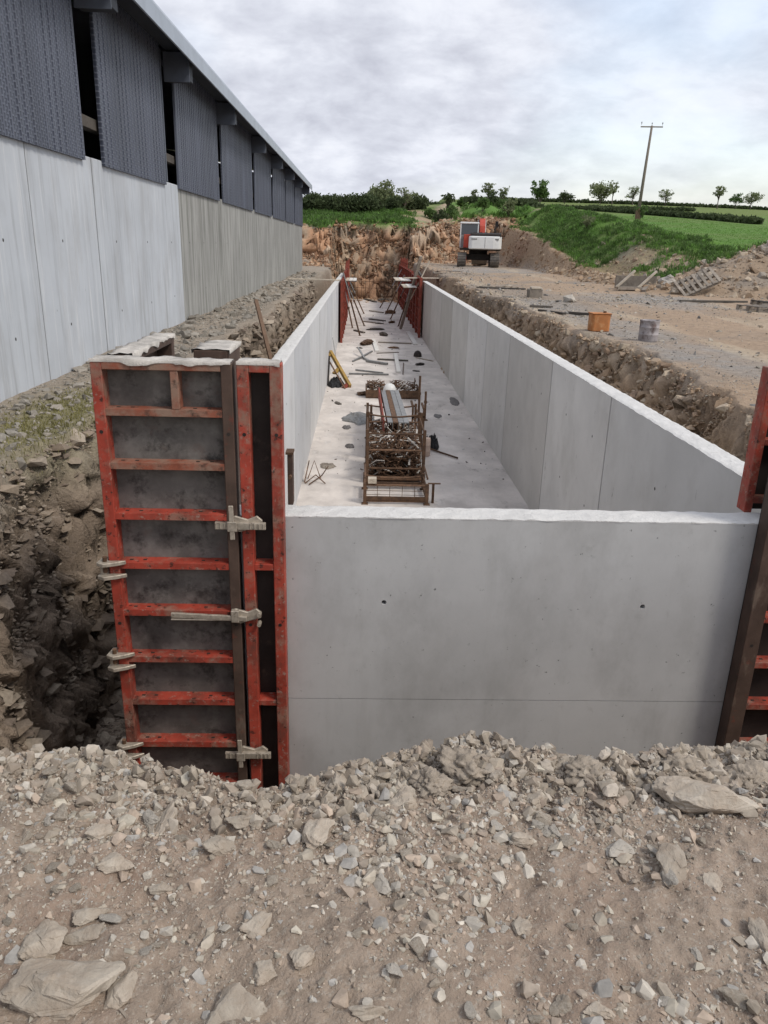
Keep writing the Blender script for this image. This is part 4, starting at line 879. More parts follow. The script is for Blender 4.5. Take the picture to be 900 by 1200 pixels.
def scrap(name, x0, x1, y0, y1, z0, z1, n, label, mt='rust', seed=3):
    r = random.Random(seed); m_ = MB()
    for i in range(n):
        c = Vector((r.uniform(x0, x1), r.uniform(y0, y1), r.uniform(z0, z1))); L = r.uniform(.05, .17)
        d = Vector((r.gauss(0, 1), r.gauss(0, 1), r.gauss(0, .45))).normalized(); k = r.random(); mi = 1 if r.random() < .18 else 0
        a, b = c - d * L, c + d * L
        for e in (a, b): e.x = min(max(e.x, x0), x1); e.y = min(max(e.y, y0), y1); e.z = max(e.z, z0)
        if k < .45: m_.tube([a, b], r.uniform(.006, .016), 6, mi)
        elif k < .75: m_.bar(a, b, r.uniform(.02, .06), r.uniform(.008, .02), mi)
        else: m_.tube([a, c + Vector((0, 0, .05)), b, b + Vector((0, .03, -.06))], .009, 5, mi)
    o = m_.build(name, ['rust', 'crust'], None, origin=((x0 + x1) / 2, (y0 + y1) / 2, z0)); return o
tag(scrap('scrap_metal', .17, 1.11, 13.5, 14.7, FL + .08, FL + .72, 900, ''), kind='stuff')
tag(scrap('scrap_metal', .2, 1.18, 15.25, 16.8, FL + .08, FL + .5, 420, '', seed=5), kind='stuff')
# bundle of channels
t = thing('channel_bundle', 'bundle of red and grey steel channels lying on the rear stillage', 'steel channels', (.85, 17, -1.7))
for i in range(4):
    x_ = .53 + i * .108; z_ = -1.72
    m_ = MB()
    a = Vector((x_ + .06, 15.0, z_)); b = Vector((x_, 18.5, z_ + .02)); m_.bar(a, b, .10, .02); m_.bar(a + Vector((-.045, 0, -.06)), b + Vector((-.045, 0, -.06)), .012, .12); m_.bar(a + Vector((.045, 0, -.06)), b + Vector((.045, 0, -.06)), .012, .12)
    m_.build('channel', 'rust' if i == 1 else 'steel_grey', t)
tag(MB().bar((.46, 14.95, -1.78), (.43, 18.5, -1.76), .03, .26).build('steel_plate', 'rust_red', None, origin=(.35, 16.5, -1.9)), 'red steel plate on edge along the left side of the channel bundle', 'steel plate')
def basket(x, y, lab, w=.6, sd=1, h=.3):
    t = thing('fittings_basket', lab, 'basket', (x, y, FL)); m_ = MB()
    m_.box(x - w / 2, x + w / 2, y - .35, y + .35, FL + .01, FL + .04); m_.build('base', 'rust', t)
    for s_ in (-1, 1): MB().box(x + s_ * w / 2 - .02, x + s_ * w / 2 + .02, y - .35, y + .35, FL + .04, FL + h).build('side', 'rust', t)
    MB().box(x - w / 2, x + w / 2, y - .36, y - .33, FL + .04, FL + h * .8).build('side', 'rust', t)
    o = scrap('scrap_metal', x - w / 2 + .03, x + w / 2 - .03, y - .3, y + .3, FL + .06, FL + h + .12, 110, '', seed=sd); tag(o, kind='stuff')
basket(.42, 22.0, 'shallow basket of rusty fittings left of the white sack', .55, 11)
basket(1.20, 22.0, 'basket of red brown clamps right of the white sack', .85, 12)
o = MB().lathe([(.02, 0), (.16, .02), (.19, .12), (.18, .30), (.13, .40), (.05, .44), (.01, .445)], (.80, 21.6, FL), 16).build('sack', 'white_paint', None, origin=(.80, 21.6, FL), smooth=True); tag(o, 'white sack standing between the two baskets of fittings', 'sack')
for i, (x, y, h, lab) in enumerate([(1.60, 18.9, .72, 'upright rusty post right of the channel bundle, short one'), (1.42, 18.6, 1.15, 'tallest upright rusty post right of the channel bundle'), (.24, 17.6, .62, 'short upright post left of the channel bundle'), (.5, 18.3, .9, 'thin upright rod left behind the channel bundle')]):
    t = thing('upright_post', lab, 'post', (x, y, FL)); MB().tube([(x, y, FL), (x, y, FL + h)], .028 if i < 3 else .012, 8).build('shaft', 'rust', t); MB().box(x - .07, x + .07, y - .07, y + .07, FL, FL + .015).build('foot_plate', 'rust', t); MB().tube([(x, y, FL + h * .6), (x, y, FL + h * .6 + .06)], .04, 8).build('collar', 'rust', t)
t = thing('formwork_support', 'small steel frame with coupler standing beside the tallest post', 'steel frame', (1.32, 17.9, FL))
for a, b in (((1.22, 17.8, FL), (1.22, 17.8, FL + .6)), ((1.48, 17.8, FL), (1.48, 17.8, FL + .55)), ((1.2, 17.8, FL + .3), (1.5, 17.8, FL + .32)), ((1.22, 17.8, FL + .55), (1.22, 18.5, FL + .55)), ((1.48, 17.8, FL + .5), (1.48, 18.5, FL + .5))): MB().bar(a, b, .045, .045).build('bar', 'rust', t)
t = thing('plastic_drum', 'stained cream plastic drum beside the scrap stillage', 'drum', (1.36, 15.45, FL))
MB().lathe([(.08, 0), (.092, .02), (.092, .10), (.096, .11), (.092, .12), (.092, .22), (.096, .23), (.092, .24), (.09, .36), (.08, .38)], (1.36, 15.45, FL), 18).build('body', 'plastic_pink', t, smooth=True)
MB().tube([(1.36 + .09 * cos(a), 15.45, FL + .36 + .09 * sin(a)) for a in np.linspace(0, PI, 9)], .005, 5).build('handle', 'steel_grey', t)
o = tag(plank((1.5, 15.9, FL + .03), (2.0, 15.2, FL + .03), .03, .03, 'thin dark steel bar lying right of the cream drum', 'rust', 'bar', 'steel_bar'))
def crumple(name, x, y, w, d, h, sd, mt, lab, cat, kind=None):
    u = np.linspace(-1, 1, 22); U, W = np.meshgrid(u, u); r = np.sqrt(U ** 2 + W ** 2); a = np.arctan2(W, U)
    rr = 1 + .3 * fbm(np.cos(a) * 2 + sd, np.sin(a) * 2, s=sd, o=3); PX = x + U * np.sqrt(1 - W ** 2 / 2) * w / 2 * rr; PY = y + W * np.sqrt(1 - U ** 2 / 2) * d / 2 * rr
    e = np.clip(1 - np.maximum(np.abs(U), np.abs(W)), 0, 1); PZ = FL + .006 + h * np.sqrt(e) * (.55 + .7 * np.abs(fbm(U * 3 + sd, W * 3, s=sd + 1, o=3)) * 1.4)
    I = np.arange(22 * 22).reshape(22, 22); o = fast_mesh(name, np.stack([PX - x, PY - y, PZ - FL], -1).reshape(-1, 3), np.stack([I[:-1, :-1], I[:-1, 1:], I[1:, 1:], I[1:, :-1]], -1).reshape(-1, 4), mt); o.location = (x, y, FL)
    return tag(o, lab, cat)
crumple('tarpaulin', 1.56, 16.3, .32, .7, .28, 5, 'black_rubber', 'crumpled dark tarpaulin behind the cream plastic drum', 'tarpaulin')
crumple('netting', -.05, 18.9, .75, 1.3, .12, 9, 'steel_grey', 'flattened heap of grey netting left of the stillages', 'netting')
crumple('cable_coil', -.78, 23.9, .5, 1.4, .22, 13, 'black_rubber', 'heap of black cable under the yellow bracket', 'cable')
crumple('rag', -.62, 14.5, .30, .42, .05, 17, 'wood_old', 'folded grey brown sheet near the foot of the left wall', 'rag')
crumple('rag', -.23, 16.1, .20, .35, .05, 19, 'stain', 'dark flat lump on the floor between wall and stillages, nearer one', 'debris')
crumple('rag', -.33, 17.9, .18, .42, .05, 21, 'stain', 'dark flat lump on the floor between wall and stillages, farther one', 'debris')
crumple('rag', 1.98, 19.4, .22, .5, .02, 23, 'stain', 'thin dark patch of dirt right of the upright posts', 'debris')
crumple('rag', 2.62, 21.4, .24, 1.2, .03, 25, 'stain', 'dark dirt heap against the foot of the right wall', 'debris')
# tangle of bent bars by the left wall
t = thing('bent_bars', 'tangle of bent reinforcing bars near the foot of the left wall', 'bars', (-.82, 13.6, FL))
for pts in ([(-1.0, 13.4, 0), (-.95, 13.7, .25), (-.92, 13.5, .38)], [(-.98, 13.3, .02), (-.8, 13.5, .12), (-.62, 13.3, .02)], [(-.95, 13.6, .02), (-.85, 13.9, .28), (-.72, 13.6, .03)], [(-.9, 13.2, .03), (-.7, 13.7, .05), (-.6, 14.0, .14)]): MB().tube([(a, b, FL + c) for a, b, c in pts], .011, 6).build('bar', 'rust', t)
# yellow bracket leaning on the left wall
t = thing('walkway_bracket', 'yellow steel walkway bracket leaning against the left wall', 'bracket', (-.7, 24, FL))
A0, A1 = Vector((-1.0, 25.0, -1.66)), Vector((-.34, 23.3, FL + .04)); o2 = Vector((-.16, -.25, -.14))
MB().bar(A0, A1, .09, .12).build('rail', 'yellow_paint', t, bevel=.004); MB().bar(A0 + o2 + Vector((.06, 0, 0)), A1 + o2 + Vector((.02, 0, .1)), .03, .04).build('rail', 'rust', t)
for k in (.04, .48, .92):
    p = A0.lerp(A1, k); MB().bar(p, p + o2, .14, .06).build('rung', 'yellow_paint' if k < .9 else 'rust_red', t, bevel=.004)
MB().bar((-1.02, 23.6, FL), (-1.02, 24.6, -1.75), .05, .05).build('prop_leg', 'dark_steel', t)
MB().tube([(-.78, 25.6, FL), (-.95, 27.0, -1.2)], .010, 5); 
tag(MB().tube([(-.72, 25.2, FL), (-.98, 26.2, -1.35)], .012, 6).build('steel_rod', 'steel_grey', None, origin=(-.72, 25.2, FL)), 'thin steel rod leaning on the left wall behind the yellow bracket', 'rod')

# loose pieces over the floor
DEB = [((.44, 46.1), (1.27, 45.1), .22, .06, 'wood_dark', 'dark board on the far floor, fourth piece back'),
 ((-.38, 39.6), (.10, 38.6), .14, .06, 'wood_dark', 'short dark board left of the middle, beside the raking prop'),
 ((.73, 34.85), (2.2, 34.6), .12, .05, 'wood_old', 'long grey board lying across the floor at mid length'),
 ((2.31, 39.6), (2.35, 34.4), .20, .05, 'wood_white', 'pale board lying along the foot of the right wall'),
 ((.52, 35.6), (.63, 31.8), .17, .05, 'wood_white', 'pale board crossed by the long grey one'),
 ((1.34, 31.0), (1.27, 26.3), .14, .06, 'wood_white', 'whitest board pointing along the tank in the middle of the floor'),
 ((.6, 29.42), (1.75, 29.2), .1, .05, 'wood_dark', 'dark thin board crossing under the whitest board'),
 ((.2, 28.8), (.92, 28.1), .14, .08, 'steel_grey', 'thick grey steel channel left of the whitest board'),
 ((-.2, 26.65), (.73, 26.1), .06, .05, 'steel_grey', 'slim grey tube, upper of the two long ones'),
 ((-.42, 25.8), (.91, 25.8), .07, .05, 'steel_grey', 'slim grey tube, lower and longer of the two long ones'),
 ((1.4, 26.0), (1.55, 28.6), .03, .03, 'rust', 'thin bar lying beside the whitest board'),
 ((.6, 31.2), (1.5, 31.6), .05, .03, 'wood_old', 'faint grey lath above the dark thin board'),
 ((.1, 44.5), (.75, 43.9), .12, .05, 'wood_old', 'grey board beyond the raking props on the floor'),
 ((.05, 64.0), (.98, 60.4), .25, .08, 'wood_dark', 'farthest dark board close to the earth face'),
 ((2.1, 30.2), (2.7, 29.3), .05, .03, 'wood_old', 'lath lying between the dark dome and the right wall'),
 ((.5, 52), (1.3, 50.8), .2, .06, 'wood_old', 'grey board far down the floor beyond the platforms')]
for (a, b), (c, d), w, h, mt, lab in DEB: plank((a, b, FL + h / 2 + .008), (c, d, FL + h / 2 + .008), w, h, lab, mt, cat='board' if 'steel' not in mt and mt != 'rust' else 'steel piece', name='board' if 'steel' not in mt and mt != 'rust' else 'steel_tube')
t = thing('steel_bracket', 'crossed steel bracket with a long arm lying left of the grey channel', 'bracket', (-.05, 29.5, FL))
for a, b in (((-.33, 28.7, .03), (.0, 29.8, .05)), ((.0, 29.8, .05), (.42, 31.7, .03)), ((-.15, 31.0, .25), (.1, 29.5, .04)), ((.1, 29.5, .05), (.25, 28.9, .05))): MB().bar([a[0], a[1], FL + a[2]], [b[0], b[1], FL + b[2]], .06, .05).build('arm', 'steel_grey', t)
def lump(x, y, w, d, h, sd, mt, lab, cat='debris', name='debris_lump'):
    fine_rock(name, sd, w, d, h, (x, y, FL), sd, mt, clod=True, label=lab, cat=cat, sink=.15)
lump(.70, 40.3, .3, .7, .12, 71, 'wood_dark', 'dark lump beyond the pale boards on the floor')
lump(.23, 34.2, .45, .9, .24, 72, 'rust', 'rusty lump left of the pale crossed board', 'scrap', 'scrap_lump')
lump(1.02, 37.6, .14, .4, .22, 73, 'wood_dark', 'upright dark lump right of the middle of the floor')
lump(1.77, 50.5, .22, .5, .25, 74, 'rust', 'dark bucket like lump beyond the right props')
lump(1.65, 44.3, .25, .5, .14, 75, 'rust', 'dark lump near the foot of the right props')
lump(.95, 43.7, .35, .4, .07, 76, 'wood_dark', 'flat dark scrap in the middle of the far floor')
lump(1.6, 62, .4, .7, .22, 77, 'wood_dark', 'dark heap at the far end of the floor')
lump(2.15, 28.4, .26, .35, .08, 78, 'dark_steel', 'flat dark scrap in front of the dark dome')
lump(-.1, 32.8, .2, .25, .05, 79, 'wood_dark', 'small dark scrap above the crossed bracket')
lump(1.35, 33.0, .16, .35, .09, 80, 'rust', 'small rusty scrap right of the crossed pale board', 'scrap', 'scrap_lump')
lump(.05, 22.2, .3, .3, .1, 81, 'rust', 'small scrap of wire left of the shallow basket', 'scrap', 'scrap_lump')
lump(-.62, 20.8, .14, .3, .04, 82, 'wood_dark', 'small dark chip near the left wall below the bracket')
lump(1.9, 26.8, .12, .2, .05, 83, 'wood_dark', 'small dark chip right of the whitest board')
o = MB().lathe([(.16, 0), (.165, .02), (.15, .12), (.10, .20), (.04, .235), (.01, .24)], (2.2, 30.6, FL), 16).build('bucket', 'dark_steel', None, origin=(2.2, 30.6, FL), smooth=True); tag(o, 'dark dome shaped bucket upside down near the right wall', 'bucket')
x = rng.uniform(-1.0, 2.8, 500); y = 13 * (63 / 13) ** rng.random(500); s = np.clip(.012 + .02 * rng.pareto(2.2, 500), .012, .09)
scatter('floor_crumbs', np.stack([x, y, np.full(500, FL + .01)], -1), s, small_var, pick(500, np.array([(.10, .09, .08), (.2, .17, .15), (.5, .48, .45)])), tilt=.3)

# ------------------------------------------------------------------ things on the haul road
def gz(x, y): return float(hterr(np.array([x]), np.array([y]))[0][0])
x, y = 4.83, 16.0; z = gz(x, y)
t = thing('drum', 'dented orange plastic drum standing on the haul road', 'drum', (x, y, z))
MB().prism([(x + a, y + b) for a, b in ((-.19, -.13), (-.15, -.17), (.15, -.17), (.19, -.13), (.19, .13), (.15, .17), (-.15, .17), (-.19, .13))], 'z', z, z + .34).build('body', 'orange_drum', t, bevel=.012)
m_ = MB(); m_.prism([(x + a, y + b) for a, b in ((-.2, -.18), (.2, -.18), (.2, .18), (-.2, .18))], 'z', z + .342, z + .36); m_.build('rim', 'orange_drum', t, bevel=.006)
MB().lathe([(.035, 0), (.035, .03), (.02, .035)], (x + .1, y, z + .36), 10).build('cap', 'rust', t)
x, y = 5.33, 14.5; z = gz(x, y)
t = thing('drum', 'rust streaked grey metal drum standing on the haul road', 'drum', (x, y, z))
MB().lathe([(.17, 0), (.175, .01), (.175, .11), (.182, .12), (.175, .13), (.175, .24), (.182, .25), (.175, .26), (.178, .36), (.184, .37), (.184, .38), (.165, .38), (.165, .355)], (x, y, z), 24).build('body', 'grey_drum', t, smooth=True)
MB().tube([(x + .178 * cos(a), y - .02, z + .33 - .05 * sin(a)) for a in np.linspace(0, PI, 9)], .006, 5).build('handle', 'rust', t)
x, y = 5.6, 25.9; z = gz(x, y)
t = thing('wooden_block', 'squared block of timber standing on the haul road', 'block', (x, y, z)); MB().box(x - .22, x + .22, y - .2, y + .2, z - .02, z + .26).build('block', 'wood_old', t, bevel=.02); MB().box(x - .16, x + .18, y - .21, y + .1, z + .262, z + .33).build('cap_piece', 'wood_pale', t, bevel=.01)
def rplank(x0, y0, x1, y1, w, h, mt, lab): plank((x0, y0, gz(x0, y0) + h * .4), (x1, y1, gz(x1, y1) + h * .4), w, h, lab, mt)
rplank(4.55, 21.5, 5.15, 21.4, .16, .06, 'wood_dark', 'short dark board near the edge of the right bank')
rplank(4.62, 20.6, 5.05, 19.7, .12, .06, 'wood_dark', 'dark board lying left behind the orange drum')
rplank(5.15, 20.0, 6.1, 19.3, .12, .06, 'wood_dark', 'longer dark board lying right behind the orange drum')
rplank(4.2, 29.5, 5.9, 28.9, .2, .06, 'wood_dark', 'long dark board on the pile by the far bank edge')
rplank(4.5, 30.5, 5.6, 31.2, .2, .06, 'wood_old', 'grey board under the dark one by the far bank edge')
rplank(9.9, 24.6, 12.2, 25.0, .12, .06, 'wood_dark', 'long dark timber lying before the spoil heap')
rplank(10.6, 30.0, 12.4, 33.5, .15, .08, 'wood_old', 'grey beam half buried in the green bank')
def wrock(x, y, w, d, h, sd, lab, mt='rock_pale'): fine_rock('rock', sd, w, d, h, (x, y, gz(x, y)), sd * .7, mt, label=lab, sink=.2)
wrock(6.0, 23.0, .42, .35, .28, 901, 'single pale rock on the road behind the orange drum', 'rock_grey')
wrock(5.4, 29.8, .5, .4, .2, 902, 'pale rock at the end of the board pile by the far bank edge')
wrock(12.3, 29.2, .55, .5, .8, 903, 'grey block leaning against the foot of the slatted pallet', 'rock_grey')
wrock(11.4, 29.0, .5, .4, .35, 904, 'pale rock between the broken crate and the slatted pallet')
wrock(11.9, 31.2, .9, .7, .5, 905, 'flat whitish slab behind the slatted pallet', 'rock_grey')
wrock(15.6, 30.4, 1.2, .8, .8, 906, 'big pale slab on the crest of the spoil heap')
wrock(13.0, 30.2, .6, .5, .45, 907, 'angular rock in the near flank of the spoil heap')
def pallet(lab, loc, rot, wood='wood_pale', L=1.2, W=1.0):
    t = thing('pallet', lab, 'pallet', loc, rot, local=True)
    for i in range(7):
        a = -L / 2 + i * (L - .1) / 6; MB().box(a, a + .1, -W / 2, W / 2, .12, .142).build('slat', wood, t, bevel=.002)
    for b in (-W / 2, -.05, W / 2 - .1):
        MB().box(-L / 2, L / 2, b, b + .1, .098, .119).build('runner', wood, t)
        for a in (-L / 2, -.07, L / 2 - .14): MB().box(a, a + .14, b, b + .1, .022, .097).build('block', 'wood_old', t)
        MB().box(-L / 2, L / 2, b, b + .1, 0, .021).build('bottom_board', wood, t)
    return t
pallet('pale slatted pallet leaning steeply on the spoil heap', (12.15, 28.9, gz(12.1, 29) + .36), (rad(42), rad(-24), rad(6)), 'wood_old', L=1.45, W=.75)
pallet('weathered pallet lying flat at the right edge of the road', (11.55, 22.1, gz(11.5, 22) + .02), (0, 0, rad(10)), 'wood_old', L=1.6)
pallet('second weathered pallet lying behind the flat one at the right', (12.4, 23.3, gz(12.4, 23.3) + .05), (0, rad(3), rad(-5)), 'wood_dark', L=1.4)
t = thing('broken_crate', 'broken wooden crate with two slanting rails at the foot of the green bank', 'crate', (10.7, 31, gz(10.7, 31))); z = gz(10.7, 31)
MB().box(9.9, 11.5, 31.2, 31.3, z, z + .48).build('back', 'wood_old', t); MB().box(9.8, 11.6, 30.5, 30.7, z - .02, z + .09).build('skid', 'wood_old', t); MB().box(10.1, 11.5, 30.7, 31.2, z, z + .08).build('base', 'wood_dark', t)
for a in (9.75, 10.6): MB().bar((a, 30.6, z + .06), (a + .75, 30.9, z + .68), .08, .07).build('rail', 'wood_pale', t)

# ------------------------------------------------------------------ excavator (seen from behind, local: +y away from the viewer)
ex = thing('excavator', 'white and red tracked excavator parked on the haul road with its back turned', 'excavator', (7.78, 55, gz(7.8, 55) - .03), (0, 0, rad(-7)), local=True)
for s_, lb in ((-1, 0), (1, 0)):
    x0 = s_ * 1.08; pr = []
    for a in np.linspace(-PI / 2, PI / 2, 9): pr.append((1.75 + .40 * cos(a), .42 + .40 * sin(a)))
    for a in np.linspace(PI / 2, 3 * PI / 2, 9): pr.append((-1.75 + .40 * cos(a), .42 + .40 * sin(a)))
    tr = MB().prism(pr, 'x', x0 - .27, x0 + .27).build('track', 'track_steel', ex)
    m_ = MB(); per = [(Vector((0, a[0], a[1])), Vector((0, b[0], b[1]))) for a, b in zip(pr, pr[1:] + pr[:1])]
    for a, b in per:
        nseg = max(1, int(round((b - a).length / .17)))
        for i in range(nseg):
            c = a.lerp(b, (i + .5) / nseg); d = (b - a).normalized(); nn = Vector((0, d.z, -d.y)); m_.bar(c - Vector((.29, 0, 0)) + Vector((x0, 0, 0)) + nn * .02, c + Vector((.29, 0, 0)) + Vector((x0, 0, 0)) + nn * .02, .045, .05, up=tuple(nn))
            m_.bar(c - Vector((.28, 0, 0)) + Vector((x0, 0, 0)) + nn * .008, c + Vector((.28, 0, 0)) + Vector((x0, 0, 0)) + nn * .008, .13, .02, up=tuple(nn))
    m_.build('track_shoes', 'track_steel', tr)
    for yy in (-1.75, 1.75):
        MB().tube([(x0 - .30, yy, .42), (x0 + .30, yy, .42)], .26, 16).build('wheel', 'exc_red' if s_ < 0 else 'track_steel', tr)
MB().box(-.8, .8, -1.0, 1.0, .40, .78).build('undercarriage', 'dark_steel', ex); MB().tube([(0, 0, .78), (0, 0, 1.06)], .62, 20).build('slew_ring', 'dark_steel', ex)
MB().box(-1.25, 1.42, -1.75, 1.7, 1.02, 1.16).build('deck', 'dark_steel', ex)
cwp = [(-.68, -2.18), (-.5, -2.32), (.9, -2.36), (1.30, -2.26), (1.45, -2.0), (1.45, -1.55), (-.68, -1.55)]
cw = MB().prism(cwp, 'z', 1.10, 1.90).build('counterweight', 'white_paint', ex, bevel=.05)
MB().box(.36, .375, -2.356, -2.345, 1.18, 1.84).build('seam', 'dark_steel', cw); MB().box(-.52, -.15, -2.342, -2.325, 1.68, 1.76).build('marking', 'steel_grey', cw); MB().box(.98, 1.25, -2.335, -2.29, 1.68, 1.76).build('marking', 'steel_grey', cw)
MB().box(-.60, 1.42, -2.2, -2.0, 1.905, 1.93).build('seal', 'black_rubber', cw)
hood = MB().prism([(-2.1, 1.93), (-2.05, 2.06), (-1.6, 2.12), (-.3, 2.12), (-.2, 1.93)], 'x', -.55, 1.40).build('engine_hood', 'dark_steel', ex, bevel=.02)
for k in range(5): MB().box(-.4 + k * .36, -.2 + k * .36, -1.5, -.6, 2.122, 2.15).build('grille', 'black_rubber', hood)
MB().box(.1, 1.42, -1.54, 1.5, 1.17, 1.92).build('side_body', 'exc_red', ex, bevel=.02)
MB().box(-1.02, -.5, -1.56, -.35, 1.17, 2.0).build('side_body', 'exc_red', ex, bevel=.02)
MB().box(-.70, -.1, -1.5, -.4, 1.17, 1.9).build('side_body', 'exc_red', ex)
ca = thing('cab', None, None, local=True); del ORI[ca.name]; ca.parent = ex; ORI[ca.name] = (0, 0, 0)
y0, y1 = -.33, 1.35
for px_, py_ in ((-1.28, y0), (-.12, y0), (-1.28, y1 - .06), (-.12, y1 - .06)): MB().box(px_, px_ + .07, py_, py_ + .07, 1.17, 2.68).build('cab_pillar', 'white_paint', ca)
MB().box(-1.30, -.03, y0 - .03, y1 + .05, 2.68, 2.80).build('cab_roof', 'white_paint', ca, bevel=.03)
MB().box(-1.27, -.06, y0 + .005, y0 + .055, 1.17, 2.0).build('cab_panel', 'steel_grey', ca); MB().box(-1.275, -1.22, y0 + .07, y1 - .06, 1.17, 1.75).build('cab_door', 'white_paint', ca)
for a, b, c, d, e, f_ in ((-1.21, -.13, y0 + .015, y0 + .035, 2.02, 2.66), (-1.262, -1.245, y0 + .075, y1 - .065, 1.77, 2.66), (-.10, -.085, y0 + .075, y1 - .065, 1.9, 2.66), (-1.21, -.13, y1 - .04, y1 - .02, 1.3, 2.66)): MB().box(a, b, c, d, e, f_).build('window', 'glass_dark', ca)
MB().box(-.95, -.45, .2, .3, 1.9, 2.45).build('seat_back', 'black_rubber', ca); MB().box(-1.0, -.4, .3, .85, 1.6, 1.9).build('seat', 'black_rubber', ca)
m_ = MB(); m_.prism([(.2, 1.6), (.6, 2.6), (1.5, 3.1), (2.5, 3.1), (4.4, 2.4), (4.5, 2.2), (4.3, 2.1), (2.5, 2.75), (1.8, 2.7), (1.2, 2.3), (.9, 1.5)], 'x', .02, .40); m_.build('boom', 'exc_red', ex, bevel=.02)
MB().prism([(4.3, 2.45), (4.55, 2.45), (4.5, .6), (4.2, .6)], 'x', .07, .35).build('stick', 'exc_red', ex, bevel=.02)
MB().prism([(4.2, .75), (4.9, .7), (5.0, .2), (4.6, -.0), (4.0, .05), (3.75, .45)], 'x', -.35, .75).build('bucket', 'track_steel', ex, bevel=.02)
for s_ in (-.05, .43): MB().tube([(s_, 1.2, 1.5), (s_, 2.0, 3.0)], .06, 8).build('ram', 'steel_grey', ex)
MB().tube([(1.0, -1.0, 2.1), (1.0, -1.0, 2.55)], .05, 8).build('exhaust', 'dark_steel', ex)
for s_ in (-1.33, 1.43): MB().bar((s_, -.9, 1.9), (s_, -.9, 2.3), .03, .03).build('handrail', 'dark_steel', ex)
MB().tube([(1.1, -.2, 2.1), (1.15, -.2, 2.85), (1.2, .4, 2.9)], .02, 6).build('handrail', 'dark_steel', ex)
MB().box(1.05, 1.25, .3, .36, 2.55, 2.9).build('mirror', 'black_rubber', ex)

# ------------------------------------------------------------------ utility pole
t = thing('utility_pole', 'leaning wooden power pole with a short crossarm standing in the field', 'pole', (26.8, 80, 4.5))
base = Vector((26.75, 80, 4.3)); top = Vector((27.05, 80, 12.95)); top.x += .0
sh = MB().tube([base, base.lerp(top, .5), top], .17, 10, r2=.10).build('shaft', 'pole_wood', t, smooth=True)
arm = MB().bar(top + Vector((-1.05, 0, -.12)), top + Vector((1.05, 0, -.08)), .10, .10).build('crossarm', 'pole_wood', t)
for dx in (-1.0, 0.0, 1.0): MB().lathe([(.02, 0), (.02, .12), (.06, .14), (.05, .24), (.02, .28)], (top.x + dx, 80, top.z + (.04 if dx else .0)), 8).build('insulator', 'insulator', arm)
MB().lathe([(.26, 0), (.24, 1.3), (.16, 1.35)], (base.x, 80, base.z), 10).build('base_guard', 'rusty_timber', t)

# ------------------------------------------------------------------ vegetation
def leaves(blobs, n, size, seed):
    r = np.random.default_rng(seed); vol = np.array([b[3] * b[4] * b[5] for b in blobs]); k = r.choice(len(blobs), n, p=vol / vol.sum())
    B = np.array(blobs); d = r.normal(size=(n, 3)); d /= np.linalg.norm(d, axis=1)[:, None]; rr = (r.random((n, 1)) ** .42) * (1 + .12 * r.normal(size=(n, 1)))
    P = B[k, :3] + d * rr * B[k, 3:6]; a = r.normal(size=(n, 3)); a /= np.linalg.norm(a, axis=1)[:, None]; b = np.cross(a, r.normal(size=(n, 3))); b /= np.linalg.norm(b, axis=1)[:, None]
    s = size * (.6 + .8 * r.random((n, 1))); V = np.stack([P - a * s, P + b * s * .5, P + a * s, P - b * s * .5], 1).reshape(-1, 3)
    return V, np.arange(n * 4).reshape(n, 4)
def make_tree(x, y, zg, h, w, lab, mat='leaf_mid', n=900, seed=1, bare=False, size=.35, group=None, trunk_h=.35, name='tree', cat='tree'):
    r = random.Random(seed); t = thing(name, lab, cat, (x, y, zg), group=group, local=True); m_ = MB(); tips = []
    zt = h * trunk_h; m_.tube([(0, 0, -.3), (r.uniform(-.1, .1), 0, zt), (r.uniform(-.2, .2), 0, h * .7)], h * .028, 7, r2=h * .008)
    for i in range(16 if bare else 9):
        a = i * 2.4 + r.random(); zz = zt * r.uniform(.7, 1.5); L = w * .5 * r.uniform(.35, .72); e = Vector((cos(a) * L, sin(a) * L, min(h * .93, zz + (h - zz) * r.uniform(.05 if bare else .2, .92)))); mid = Vector((e.x * .45, e.y * .45, zz + (e.z - zz) * .6)); m_.tube([(0, 0, zz), mid, e], h * .012, 5, r2=h * .004); tips.append(e)
        for q in range(4 if bare else 2):
            e2 = mid.lerp(e, r.random()) + Vector((r.gauss(0, .10), r.gauss(0, .10), abs(r.gauss(0, .08)))) * w; e2.z = min(e2.z, h * .97); q_ = math.hypot(e2.x, e2.y); f_ = min(1, .40 * w / max(q_, .01)); e2.x *= f_; e2.y *= f_; m_.tube([mid.lerp(e, .3), e2], h * .006, 4, r2=h * .002); tips.append(e2)
    tips.append(Vector((0, 0, h * .9)))
    m_.build('trunk', 'bark', t)
    br = w * (.09 if bare else .17)
    blobs = [(p.x, p.y, p.z, br * r.uniform(.7, 1.3), br * r.uniform(.7, 1.3), br * r.uniform(.5, .9)) for p in tips]
    if not bare: blobs += [(r.gauss(0, .12) * w, r.gauss(0, .12) * w, h * r.uniform(.45, .8), br * 1.2, br * 1.2, br * .9) for _ in range(6)]
    V_, F_ = leaves(blobs, n, size, seed); fast_mesh('crown', V_, F_, mat, parent=t)
    return t
G = lambda x, y: gz(x, y)
def at(px, Yd):                                       # bearing of a measured column at a given distance
    d = Aw @ np.array([px - 450, 240 - 600, 902.]); return d[0] / d[1] * Yd
def T(px, Yd, h, w, lab, **k):
    if Yd > 120: h *= .85; w *= .85
    if k.get('bare'): k['size'] = k.get('size', .3) * .55; k['n'] = int(k['n'] * 2.3)
    x = at(px, Yd); return make_tree(x, Yd, gz(x, Yd) - .2, h, w, lab, **k)
T(633, 150, 5.0, 4.6, 'round bushy tree on the skyline left of the power pole', mat='leaf_mid', n=1500, seed=11, size=.24, trunk_h=.1)
